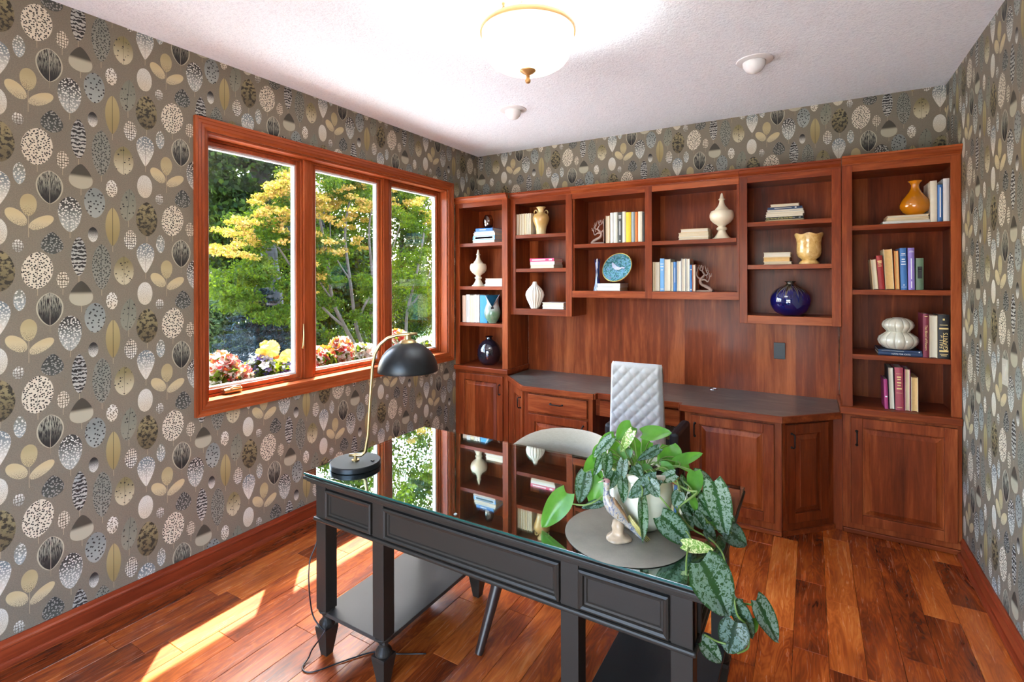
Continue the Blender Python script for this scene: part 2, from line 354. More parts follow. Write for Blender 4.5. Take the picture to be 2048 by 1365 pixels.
# ------------------------------------------------------------------ window
win = BX(-TH+.02,-.004,WY1,WY2,WZ2-.014,WZ2).build('window_1', M_TRIMY); struct(win)
WM['window_1'] = Matrix.Identity(4)
JD = -.0875
BX(-TH,0.012,WY1,WY2,WZ1,WZ1+.012).build('stool', M_TRIMY, win)
BX(-TH,-.002,WY1,WY1+.012,WZ1+.012,WZ2-.014).build('jamb', M_TRIM, win)
BX(-TH,-.002,WY2-.012,WY2,WZ1+.012,WZ2-.014).build('jamb', M_TRIM, win)
cw = .065
def casing(p0, p1, mat):   # mitred moulding: outer thick, stepping down towards the opening
    prof = [(0,0),(0,.022),(.012,.022),(.016,.018),(.030,.019),(.034,.015),(.048,.016),(.056,.012),(cw,.010),(cw,0)]
    a = Vector(p0); c = Vector(p1); d = (c-a).normalized(); cen = Vector(((WY1+WY2)/2,(WZ1+WZ2)/2))
    nrm = Vector((-d.y, d.x));
    if nrm.dot(cen-(a+c)/2) < 0: nrm = -nrm
    vs = []
    for end, sgn in ((a, 1), (c, -1)):
        for o_, h_ in prof: q = end + nrm*o_ + d*(o_*sgn); vs.append((h_, q.x, q.y))
    n = len(prof)
    return MB().add(vs, [tuple(range(n)), tuple(range(n,2*n))[::-1]]+[(i,n+i,n+(i+1)%n,(i+1)%n) for i in range(n)]).build('casing', mat, win)
oy1, oy2, oz1, oz2 = WY1-cw, WY2+cw, WZ1-cw+.003, WZ2+cw
casing((oy1,oz1),(oy1,oz2), M_TRIM); casing((oy1,oz2),(oy2,oz2), M_TRIMY); casing((oy2,oz2),(oy2,oz1), M_TRIM); casing((oy2,oz1),(oy1,oz1), M_TRIMY)
uw = (WY2-WY1-.13)/3
M_STRIP = plain('white_glazing_strip', (214,212,210), .5, .03)
for k in range(3):
    ya = WY1 + k*(uw+.065); yb = ya+uw
    if k < 2: BX(-TH,-.062,yb,yb+.065,WZ1+.012,WZ2-.014).build('mullion', M_TRIM, win, bevel=.003)
    # fixed stop frame then sash
    ya_, yb_ = ya+(.012 if k == 0 else 0), yb-(.012 if k == 2 else 0)
    za, zb = WZ1+.012, WZ2-.014
    m = MB(); X0, X1 = -TH+.004, -.074; f_ = .014
    m.box(X0,X1,ya_,ya_+f_,za,zb); m.box(X0,X1,yb_-f_,yb_,za,zb); m.box(X0,X1,ya_+f_,yb_-f_,zb-f_,zb); m.box(X0,X1,ya_+f_,yb_-f_,za,za+f_)
    m.build('stop_frame', M_TRIM, win, bevel=.002)
    ya_, yb_, za, zb = ya_+f_, yb_-f_, za+f_, zb-f_
    sash = MB(); s_ = .026; X0, X1 = -.135, -.084
    sash.box(X0,X1,ya_,ya_+s_,za,zb); sash.box(X0,X1,yb_-s_,yb_,za,zb); sash.box(X0,X1,ya_+s_,yb_-s_,zb-s_,zb); sash.box(X0,X1,ya_+s_,yb_-s_,za,za+s_)
    so_ = sash.build('sash', M_TRIM, win, bevel=.003)
    yc, yd, zc, zd = ya_+s_, yb_-s_, za+s_, zb-s_
    st = MB(); q = .012
    st.box(X0+.008,X1-.012,yc,yc+q,zc,zd); st.box(X0+.008,X1-.012,yd-q,yd,zc,zd); st.box(X0+.008,X1-.012,yc+q,yd-q,zd-q,zd); st.box(X0+.008,X1-.012,yc+q,yd-q,zc,zc+q)
    st.build('glazing_strip', M_STRIP, so_)
    BX(-.116,-.112,yc+q-.002,yd-q+.002,zc+q-.002,zd-q+.002).build('pane', M_PANE, so_)
# crank operator on the stool under the first sash and the lever on its right stile
cy_ = on(468, 776, 'x', -.05).y
c_ = MB().lathe([(.001,-.05),(.014,-.05),(.017,-.03),(.017,.03),(.014,.05),(.001,.05)], n=16)
c_.v = [(-.062+v[0]*.9, cy_+v[2], WZ1+.030+v[1]*.9) for v in c_.v]
ck = c_.build('crank_operator', M_BRASS, win, smooth=True, angle=40)
MB().tube([(-.05,cy_-.02,WZ1+.043),(-.045,cy_-.005,WZ1+.05),(-.042,cy_+.035,WZ1+.046)], .006, 8).build('crank_arm', M_BRASS, ck, smooth=True)
ly = WY1+uw-.008
MB().tube([(-.068,ly,1.10),(-.060,ly,1.12),(-.056,ly,1.19),(-.060,ly,1.26)], [.009,.007,.005,.004], 8).build('lock_lever', M_BRASS, win, smooth=True)
# eave outside that shades the upper glass
struct(BX(-.735,-TH-.01,Y0-1,8.5,2.76,2.92).build('roof_eave', plain('soffit_paint',(190,184,172),.7)))
# ------------------------------------------------------------------ built-in cabinetry
YL, YU = 3.682, 3.732; YB = D-.004
ZT = 2.192; ZTOP = 2.245; ZC = 2.286
def cornice(x0, x1, yf, parent, ret_l=0, ret_r=0):
    pr = [(0,ZTOP-.012),(-.006,ZTOP-.012),(-.006,ZTOP-.004),(-.010,ZTOP),(-.020,ZTOP+.012),(-.026,ZTOP+.026),(-.034,ZTOP+.030),(-.034,ZC),(0.012,ZC),(.012,ZTOP)]
    return MB().prism([(yf+a, z) for a, z in pr][::-1], x0, x1, 'x').build('cornice', M_WX, parent)
def bookcase(name, label, x0, x1, z0, yf, shelves, sl_, sr, bottom_rail, stiles=(), group=None, top_h=0, side_to=None):
    t = thing(name, label, 'bookcase', ((x0+x1)/2, (yf+YB)/2, z0), group)
    zt = ZC if top_h == 0 else top_h
    BX(x0+.002,x1-.002,YB-.008,YB,z0,ZTOP).build('back_panel', M_WP, t)
    BX(x0,x0+.018,yf+.019,YB-.008,z0,ZTOP).build('side_panel', M_WV, t); BX(x1-.018,x1,yf+.019,YB-.008,z0,ZTOP).build('side_panel', M_WV, t)
    BX(x0,x1,yf+.019,YB-.008,ZT+.012,ZT+.03).build('top_panel', M_WX, t)
    BX(x0,x0+sl_,yf,yf+.019,z0,ZTOP).build('stile', M_WV, t, bevel=.0015); BX(x1-sr,x1,yf,yf+.019,z0,ZTOP).build('stile', M_WV, t, bevel=.0015)
    xs = [x0+sl_]
    for a, c in stiles:
        BX(a,c,yf,yf+.019,z0,ZTOP).build('stile', M_WV, t, bevel=.0015); BX((a+c)/2-.009,(a+c)/2+.009,yf+.019,YB-.008,z0,ZT+.012).build('divider_panel', M_WV, t)
        xs += [a, c]
    xs.append(x1-sr)
    for i in range(0, len(xs), 2):
        a, c = xs[i], xs[i+1]
        BX(a,c,yf,yf+.019,ZT,ZTOP).build('rail', M_WX, t, bevel=.0015)
        if bottom_rail:
            BX(a,c,yf,yf+.019,z0,z0+bottom_rail).build('rail', M_WX, t, bevel=.0015)
        il = x0+.018 if i == 0 else (xs[i-1]+xs[i])/2+.009; ir = x1-.018 if i+2 >= len(xs) else (xs[i+1]+xs[i+2])/2-.009
        if bottom_rail: BX(il,ir,yf+.019,YB-.008,z0+bottom_rail-.02,z0+bottom_rail).build('bottom_panel', M_WX, t)
        for z in shelves: BX(il+.001,ir-.001,yf+.006,YB-.009,z-.030,z).build('shelf', M_WX, t, bevel=.0015)
    cornice(x0-(.0 if x0 < .1 else .0), x1, yf, t)
    return t
LEDGE = .777
bookcase('tall_bookcase', 'tall narrow cherry bookcase in the corner beside the window', .002, .558, LEDGE, YL, [1.872,1.487,1.161], .045, .055, 0)
bookcase('tall_bookcase', 'tall dark cherry bookcase against the right wall', 2.952, W-.002, LEDGE-.01, YL, [1.866,1.477,1.087], .052, .045, 0)
bookcase('wall_bookshelf', 'hanging cherry shelf column with the amphora, next to the corner bookcase', .560, 1.131, 1.245, YU, [1.926,1.639], .048, .051, .054)
bookcase('wall_bookshelf', 'long hanging cherry shelf in two bays above the desk counter', 1.132, 2.370, 1.400, YU, [1.826], .005, .003, .054, [(1.725,1.777)])
bookcase('wall_bookshelf', 'hanging cherry shelf column with the cobalt vase, next to the right bookcase', 2.371, 2.950, 1.245, YU, [1.926,1.639], .048, .050, .054)
# face stiles that cover the joints between the hanging units are part of the middle unit's neighbours; counter back panel
pn = BX(.562,2.948,YB-.006,YB,.727,1.5).build('back_panelling', M_WP, loc=((.56+2.95)/2,YB,.727)); tag(pn, 'cherry veneer backing panel between counter and hanging shelves', 'panel')
def pull(u, z, y, parent, M=None, horiz=False, L=.082):
    h = L/2
    pts = [(0,0,-h),(0,-.020,-h),(0,-.027,-h+.008),(0,-.027,h-.008),(0,-.020,h),(0,0,h)]
    m = MB()
    if horiz: pts = [(p[2],p[1],0) for p in pts]
    m.tube([(u+p[0], y+p[1], z+p[2]) for p in pts], .0042, 8)
    for s in (-h, h): m.ball((u+(s if horiz else 0), y-.003, z+(0 if horiz else s)), .008, 10, 6, (1,.6,1))
    return m.build('handle', M_IRON, parent, smooth=True, M=M)
def raised_door(u0, u1, z0, z1, y, parent, M=None, name='door', fw_=.058, hu=None, hz=None):
    m = MB(); t_ = .020
    m.box(u0,u0+fw_,y-t_,y,z0,z1); m.box(u1-fw_,u1,y-t_,y,z0,z1); m.box(u0+fw_,u1-fw_,y-t_,y,z1-fw_,z1); m.box(u0+fw_,u1-fw_,y-t_,y,z0,z0+fw_)
    d = m.build(name, M_WV, parent, M=M, bevel=.003)
    a0, a1, c0, c1 = u0+fw_, u1-fw_, z0+fw_, z1-fw_
    rings = []
    for ins, dy in ((0,-.006),(.008,-.006),(.010,-.009),(.034,-.017),(.037,-.0195)):
        rings.append([(a0+ins,y+dy,c0+ins),(a1-ins,y+dy,c0+ins),(a1-ins,y+dy,c1-ins),(a0+ins,y+dy,c1-ins)])
    vs = [v for r in rings for v in r]; fs = []
    for j in range(4):
        for i in range(4): fs.append((j*4+i, j*4+(i+1)%4, (j+1)*4+(i+1)%4, (j+1)*4+i))
    fs.append((16,17,18,19)); MB().add(vs, fs).build('raised_panel', M_WP, d, M=M)
    if hu is not None: pull(hu, hz, y-t_, d, M)
    return d
def base_unit(name, label, x0, x1, yf, ztop, doors, ledge=False):
    t = thing(name, label, 'cabinet', ((x0+x1)/2, (yf+YB)/2, 0))
    BX(x0,x1,yf+.019,YB,.055,ztop).build('carcass', M_WV, t)
    BX(x0,x1,yf,yf+.019,.03,ztop).build('face_frame', M_WV, t, bevel=.001)
    BX(x0,x1,yf-.012,yf+.03,0,.03).build('toe_strip', M_WX, t, bevel=.006)
    return t
tl = base_unit('base_cabinet', 'cherry base cabinet under the corner bookcase beside the window', .002, .558, YL, .735, None)
raised_door(.056, .515, .075, .712, YL, tl, hu=.488, hz=.60)
BX(.002,.572,YL-.03,YB,.736,LEDGE).build('ledge', M_WX, tl, bevel=.006)
tr = base_unit('base_cabinet', 'wide cherry base cabinet under the right bookcase, single door', 2.952, W-.002, YL, .722, None)
raised_door(2.993, 3.487, .066, .706, YL, tr, hu=3.022, hz=.585)
BX(2.938,W-.002,YL-.03,YB,.723,LEDGE-.010).build('ledge', M_WX, tr, bevel=.006)
# counter with angled ends and a step back over the kneehole
ZK = .727; YFc, YKn = 3.385, 3.438
XL, XR, KL, KR = .873, 2.637, 1.452, 2.058
outl = [(.574,YB-.008),(.574,YL-.004),(XL,YFc),(KL,YFc),(KL+.004,YKn),(KR-.004,YKn),(KR,YFc),(XR,YFc),(2.936,YL-.004),(2.936,YB-.008)]
ct = thing('countertop', 'long grey slate desk counter with cherry edge along the back wall', 'counter', (1.755, 3.7, .69))
MB().prism(outl, ZK-.012, ZK).build('slate_top', M_SLATE, ct)
e = MB()
for a, c in zip(outl[1:-2], outl[2:-1]):
    a, c = Vector((*a,0)), Vector((*c,0)); d = (c-a).normalized(); nn = Vector((d.y,-d.x,0))
    q = [a-d*.004, c+d*.004, c+d*.004+nn*.016, a-d*.004+nn*.016]
    e.prism([(v.x,v.y) for v in q], ZK-.040, ZK+.0005)
e.build('edge_trim', M_WX, ct, bevel=.003)
ZU = ZK-.041
def cab2(name, label, pts, loc):
    t = thing(name, label, 'cabinet', loc); MB().prism(pts, .03, ZU).build('carcass', M_WV, t)
    return t
YD = YFc+.028
# left drawer-and-door unit
t = thing('drawer_cabinet', 'cherry drawer-over-door cabinet under the left part of the counter', 'cabinet', ((XL+KL)/2, 3.7, 0))
MB().box(XL+.002,KL-.018,YD,YB,.03,ZU).build('carcass', M_WV, t, bevel=.001)
BX(XL+.002,KL-.018,YD-.012,YD+.03,0,.03).build('toe_strip', M_WX, t, bevel=.006)
dr = BX(.912,KL-.055,YD-.02,YD,.535,.668).build('drawer_front', M_WX, t, bevel=.005); pull((.912+KL-.055)/2, .612, YD-.02, dr, horiz=True, L=.095)
raised_door(.912, KL-.055, .075, .518, YD, t, hu=KL-.083, hz=.44)
# right door unit
t = thing('base_cabinet', 'cherry single-door cabinet under the counter right of the quilted chair', 'cabinet', ((XR+KR)/2, 3.7, 0))
MB().box(KR+.018,XR-.002,YD,YB,.03,ZU).build('carcass', M_WV, t, bevel=.001)
BX(KR+.018,XR-.002,YD-.012,YD+.03,0,.03).build('toe_strip', M_WX, t, bevel=.006)
raised_door(KR+.055, XR-.042, .075, .668, YD, t, hu=KR+.083, hz=.575)
# kneehole pencil drawer
t = thing('pencil_drawer_unit', 'shallow cherry pencil drawer under the counter over the dark kneehole', 'drawer', (1.755, 3.7, .55))
BX(KL-.014,KR+.014,YKn+.028,YB,.555,ZU).build('carcass', M_WX, t)
BX(KL+.02,KR-.02,YKn+.008,YKn+.028,.558,.672).build('drawer_front', M_WX, t, bevel=.005)
# angled corner units
def angled(label, p0, p1, handle_right):
    a, c = Vector((*p0,0)), Vector((*p1,0)); d = (c-a).normalized(); nn = Vector((d.y,-d.x,0)); L = (c-a).length
    off = nn*-.028
    a2 = a+off; c2 = c+off
    t = thing('corner_cabinet', label, 'cabinet', ((a.x+c.x)/2, 3.8, 0))
    lo_, hi_ = (a2.x, XL-.0005) if handle_right else (XR+.0005, c2.x)
    ln = lambda xx: a2.y+(xx-a2.x)*d.y/d.x
    poly = [(lo_,ln(lo_)),(hi_,ln(hi_)),(hi_,YB),(lo_,YB)]
    MB().prism(poly, .03, ZU).build('carcass', M_WV, t)
    e0 = Vector((lo_,ln(lo_),0)); e1 = Vector((hi_,ln(hi_),0))
    toe = [e0+nn*.012, e1+nn*.012, e1-nn*.01, e0-nn*.01]
    MB().prism([(v.x,v.y) for v in toe], 0, .03).build('toe_strip', M_WX, t)
    (BX(.5585,lo_+.0005,YL+.012,YB,0,ZU) if handle_right else BX(hi_-.0005,2.9515,YL+.012,YB,0,ZU)).build('filler_strip', M_WV, t)
    M = Matrix.Translation(a2) @ Matrix.Rotation(math.atan2(d.y, d.x), 4, 'Z')
    hu = L-.03-.06-.028 if handle_right else .045+.028
    raised_door(.045 if not handle_right else .05, L-.055, .075, .668, 0, t, M=M, hu=hu if not handle_right else L-.055-.028, hz=.575)
    return t
angled('narrow angled cherry cabinet joining the corner bookcase to the counter', (.586,YL-.008), (XL-.002,YFc), True)
angled('narrow angled cherry cabinet joining the counter to the right bookcase', (XR+.002,YFc), (2.924,YL-.008), False)
# outlet on the backing panel
p = on(1559, 702, 'y', YB-.006)
t = thing('power_outlet', 'black power outlet on the cherry panel above the counter', 'outlet', (p.x, YB-.006, p.z-.06))
BX(p.x-.036,p.x+.036,YB-.0125,YB-.0062,p.z-.058,p.z+.058).build('plate', M_BLACKP, t, bevel=.002)
BX(p.x-.016,p.x+.016,YB-.0145,YB-.0125,p.z-.032,p.z+.032).build('receptacle', plain('black_plastic_b',(26,26,30),.4), t)
p = on(1427, 779, 'z', ZK)
gr = MB().lathe([(.028,0),(.028,.004),(.022,.006),(.02,.002),(.001,.002)], (p.x, p.y, ZK), 20).build('cable_grommet', plain('chrome',(200,200,205),.2,.05,metal=1.0), loc=(p.x,p.y,ZK), smooth=True, angle=40)
tag(gr, 'small shiny cable grommet set in the slate counter', 'grommet')
# ------------------------------------------------------------------ writing desk
DX1, DX2, DY1, DY2, DZ = .992, 2.571, 1.337, 2.092, .755
dk = thing('writing_desk', 'dark walnut writing desk with panelled drawers under a glass top', 'desk', ((DX1+DX2)/2, (DY1+DY2)/2, 0))
def slab(o, z0, z1): return (DX1+o, DX2-o, DY1+o, DY2-o, z0, z1)
m = MB(); m.box(*slab(.000,.728,.741)); m.box(*slab(.006,.741,.7475)); m.box(*slab(.010,.718,.728)); m.box(*slab(.020,.708,.718))
m.build('desk_top', M_DESK, dk, bevel=.003)
M_GTOP = glass_mat('desk_glass', (.78,.93,.89), .05, (.93,1,1), .0, 1.0, 1.75)
BX(*slab(.003,.7478,.7548)).build('glass_sheet', M_GTOP, dk, bevel=.0015)
M_GEDGE = plain('glass_edge_green', (24,74,68), .15, .1)
ge = MB(); q = slab(.0028,.7485,.7541)
ge.box(q[0]-.0004,q[1]+.0004,q[2]-.0006,q[2]-.0001,q[4],q[5]); ge.box(q[0]-.0006,q[0]-.0001,q[2],q[3],q[4],q[5]); ge.box(q[1]+.0001,q[1]+.0006,q[2],q[3],q[4],q[5])
ge.build('polished_edge', M_GEDGE, dk)
AX1, AX2, AY1, AY2 = DX1+.040, DX2-.052, DY1+.034, DY2-.034
ZA0, ZA1 = .572, .710
for (a, c, e, g) in ((AX1,AX2,AY1+.006,AY1+.026),(AX1,AX2,AY2-.026,AY2-.006)): BX(a,c,e,g,ZA0,ZA1).build('apron', M_DESK, dk)
BX(AX1+.006,AX1+.026,AY1+.03,AY2-.03,ZA0,ZA1).build('side_apron', M_DESK, dk); BX(AX2-.026,AX2-.006,AY1+.03,AY2-.03,ZA0,ZA1).build('side_apron', M_DESK, dk)
m = MB(); o_ = .010
m.box(AX1-o_,AX2+o_,AY1-o_,AY1+.03,ZA0-.016,ZA0); m.box(AX1-o_,AX2+o_,AY2-.03,AY2+o_,ZA0-.016,ZA0); m.box(AX1-o_,AX1+.03,AY1+.03,AY2-.03,ZA0-.016,ZA0); m.box(AX2-.03,AX2+o_,AY1+.03,AY2-.03,ZA0-.016,ZA0)
m.build('apron_bead', M_DESK, dk, bevel=.006)
def frame_panel(u0, u1, z0, z1, M, name, front=True):
    # moulded frame standing proud of a sunk flat panel; local y- is outwards
    rings = [(0,0),(0,-.013),(.006,-.016),(.013,-.013),(.016,-.006),(.022,-.005),(.025,-.001)]
    vs = []
    for ins, dy in rings: vs += [(u0+ins,dy,z0+ins),(u1-ins,dy,z0+ins),(u1-ins,dy,z1-ins),(u0+ins,dy,z1-ins)]
    fs = []
    for j in range(len(rings)-1):
        for i in range(4): fs.append((j*4+i, j*4+(i+1)%4, (j+1)*4+(i+1)%4, (j+1)*4+i))
    k = (len(rings)-1)*4; fs.append((k,k+1,k+2,k+3))
    return MB().add(vs, fs).build(name, M_DESK, dk, M=M)
LW = .057; LX = [AX1, 1.354, 2.139, AX2-LW]
MF = Matrix.Translation((0, AY1+.006, 0))
for a, c in ((LX[0]+LW+.004,LX[1]-.003),(LX[1]+LW+.003,LX[2]-.003),(LX[2]+LW+.003,LX[3]-.004)): frame_panel(a, c, .578, .694, MF, 'drawer_front')
MS = Matrix.Translation((AX2-.006, 0, 0)) @ Matrix.Rotation(PI/2, 4, 'Z')
frame_panel(AY1+LW+.01, AY2-LW-.01, .578, .694, MS, 'side_panel_frame')
def leg(x, y):
    x0, x1, y0, y1 = x, x+LW, y, y+LW; cx, cy = x+LW/2, y+LW/2
    m = MB(); m.box(x0,x1,y0,y1,.190,ZA1); h = LW/2
    m.lathe([(.030,.190),(.034,.186),(.028,.178),(.022,.170),(.017,.160),(.017,.150),(.024,.142),(.030,.134),(.032,.126),(.032,.120)][::-1], (cx,cy,0), 20)
    a, c = h+.004, .017
    m.add([(cx-c,cy-c,0),(cx+c,cy-c,0),(cx+c,cy+c,0),(cx-c,cy+c,0),(cx-a,cy-a,.106),(cx+a,cy-a,.106),(cx+a,cy+a,.106),(cx-a,cy+a,.106),(cx-a,cy-a,.119),(cx+a,cy-a,.119),(cx+a,cy+a,.119),(cx-a,cy+a,.119)],
      [(3,2,1,0),(8,9,10,11)]+[(i,(i+1)%4,4+(i+1)%4,4+i) for i in range(4)]+[(4+i,4+(i+1)%4,8+(i+1)%4,8+i) for i in range(4)])
    return m.build('leg', M_DESK, dk, bevel=.0015)
for x in LX:
    for y in (AY1, AY2-LW): leg(x, y)
M_SHELF = plain('dark_walnut_shelf', (54,51,48), .45, .1, 10, spec=.4)
for a, c in ((LX[0],LX[1]+LW),(LX[2],LX[3]+LW)): BX(a+.006,c-.006,AY1+.010,AY2-.010,.166,.182).build('lower_shelf', M_SHELF, dk, bevel=.002)
# clear bumper pad under the glass edge
p = on(911, 1029, 'z', DZ)
MB().lathe([(.001,0),(.006,0),(.006,.0012),(.001,.0012)], (p.x,p.y,DZ+.0002), 16).build('bumper_pad', plain('clear_pad',(150,170,170),.2), dk)
# ------------------------------------------------------------------ desk lamp
ZG = DZ+.0003
lb = on(711, 932, 'z', ZG); ld = (lb-CAM).dot(FW)
lt = thing('desk_lamp', 'black dome desk lamp with curved gold arm on the desk glass', 'lamp', (lb.x, lb.y, ZG))
M_LBLK = plain('satin_black_metal', (30,31,32), .38, .1, metal=.35)
R_ = 49/F_PX*ld
MB().lathe([(.001,0),(R_*.98,0),(R_,.002),(R_,.020),(R_*.97,.023),(.001,.023)], (lb.x,lb.y,ZG), 48).build('base', M_LBLK, lt, smooth=True, angle=40)
Z1 = ZG+.023
def lp(px, py): return deep(px, py, ld)
MB().lathe([(.001,0),(.016,0),(.016,.004),(.008,.005),(.008,.024),(.001,.024)], (lb.x,lb.y,Z1), 16).build('post', M_BRASS, lt, smooth=True, angle=40)
base_pt = Vector((lb.x, lb.y, Z1+.022))
arm = [base_pt-RT*.026, base_pt, base_pt+RT*.026] + [lp(*q) for q in ((733,893),(736,870),(741,790),(745,735),(750,708),(760,690),(775,677),(794,671),(815,669),(834,668))]
arm[3] = base_pt+RT*.042+UP*.014
MB().tube(arm, .0068, 12).build('arm', M_BRASS, lt, smooth=True)
sc_ = lp(816, 742); SR = 59.5/F_PX*ld; SH = 58/F_PX*ld
prof = [(SR*math.cos(a), SH*math.sin(a)) for a in [i*PI/2/14 for i in range(14)]]
prof = [(SR-.003,.0)]+prof[0:1]+prof[1:]+[(SR*.13, SH*.995)]
inner = [(SR-.004-.0, .001)]+[((SR-.004)*math.cos(a), (SH-.004)*math.sin(a)) for a in [i*PI/2/14 for i in range(1,14)]]+[(SR*.12, SH-.005)]
MB().lathe(inner[::-1]+[(SR-.0005,-.001)]+prof[1:], sc_, 48).build('shade', M_LBLK, lt, smooth=True, angle=50)
MB().lathe([(.001,-.004),(.034,-.006),(.036,0),(.030,.008),(.014,.013),(.012,.030),(.001,.030)], sc_+UP*(SH-.002), 20).build('shade_cap', M_BRASS, lt, smooth=True, angle=45)
s_ = MB(); sp_ = Vector((lb.x,lb.y,Z1))+RT*.075-FW*.01
s_.box(sp_.x-.006,sp_.x+.006,sp_.y-.004,sp_.y+.004,Z1,Z1+.004); s_.build('switch', M_BLACKP, lt)
# lamp cord: over the desk edge, down beside the front leg and looped on the floor
cz = [lb-RT*.11+UP*.006, Vector((DX1+.012,DY1+.17,DZ+.004)), Vector((DX1-.006,DY1+.13,DZ-.01)), Vector((DX1+.008,DY1+.10,.60)), Vector((DX1+.012,DY1+.06,.45)), Vector((DX1+.005,DY1+.03,.38)), Vector((DX1+.022,DY1+.012,.29)),
      Vector((DX1+.035,DY1+.02,.17)), Vector((1.085,1.372-.012,.13)), Vector((1.10,1.36,.135)), Vector((1.092,1.345,.11)), Vector((1.05,1.335,.05)), Vector((1.03,1.335,.012)), Vector((1.05,1.29,.004)), Vector((1.10,1.30,.004)), Vector((1.16,1.40,.004)), Vector((1.23,1.50,.004)), Vector((1.32,1.54,.004)), Vector((1.42,1.60,.004))]
def smooth_path(P, k=6):
    P = [Vector(p) for p in P]; out = []
    for i in range(len(P)-1):
        a, b_, c_, d_ = P[max(i-1,0)], P[i], P[i+1], P[min(i+2,len(P)-1)]
        for j in range(k):
            t = j/k; out.append(.5*((2*b_)+(c_-a)*t+(2*a-5*b_+4*c_-d_)*t*t+(3*b_-a-3*c_+d_)*t**3))
    return out+[P[-1]]
pc = MB().tube(smooth_path(cz), .0028, 8).build('power_cord', M_BLACKP, lt, smooth=True); pc['label'] = 'thin black cord trailing down the desk leg to the floor'
# ------------------------------------------------------------------ tub chair tucked under the desk
def tub_chair():
    cx, cy = 1.81, 2.015
    t = thing('tub_chair', 'low grey linen tub chair with round back behind the desk', 'chair', (cx, cy, 0))
    tt = NT('oatmeal_linen'); p = tt.pos(); wv = tt.noise(tt.vmap(p, (1,1,1)), 420, 2); w2 = tt.noise(tt.vmap(p,(60,60,900)), 1, 2)
    mt = tt.done(tt.bsdf(tt.mix(tt.math('ADD', tt.math('MULTIPLY',wv,.5), tt.math('MULTIPLY',w2,.5)), lin(134,122,106), lin(190,178,158)), .9, normal=tt.bump(wv,.25,.002), sheen=.2))
    n, R, th = 40, .262, .042; vs = []; fs = []
    secs = [(0,0),(0,.5),(0,.85),(.12,.97),(.5,1.0),(.88,.97),(1,.85),(1,.5),(1,0)]
    for i in range(n+1):
        u = i/n*2-1; a = PI/2 + u*math.radians(112); top = .81 - .20*abs(u)**2.6; bot = .40
        for s_, h_ in secs:
            fl_ = .03*h_; r = R + fl_ - th*s_
            vs.append((cx+r*math.cos(a)*1.02, cy+r*math.sin(a), bot+(top-bot)*h_))
    m_ = len(secs)
    for i in range(n):
        for j in range(m_-1): fs.append((i*m_+j, (i+1)*m_+j, (i+1)*m_+j+1, i*m_+j+1))
        fs.append((i*m_+m_-1, (i+1)*m_+m_-1, (i+1)*m_, i*m_))
    fs += [tuple(range(m_)), tuple(range(n*m_, n*m_+m_))[::-1]]
    MB().add(vs, fs).build('backrest', mt, t, smooth=True, angle=60)
    MB().lathe([(.001,.36),(.21,.36),(.235,.375),(.24,.43),(.23,.465),(.2,.475),(.001,.48)], (cx,cy-.02,0), 36).build('seat', mt, t, smooth=True, angle=50)
    lm = plain('dark_stained_leg', (44,30,26), .35, .15)
    for sx, sy in ((-1,-1),(1,-1),(-1,1),(1,1)):
        top = (cx+sx*.155, cy+sy*.15-.02, .37); foot = (cx+sx*.205, cy+(sy*.27 if sy<0 else sy*.2)-.03, 0)
        MB().tube([top, foot], [.029,.017], 12).build('leg', lm, t, smooth=True, angle=40)
tub_chair()
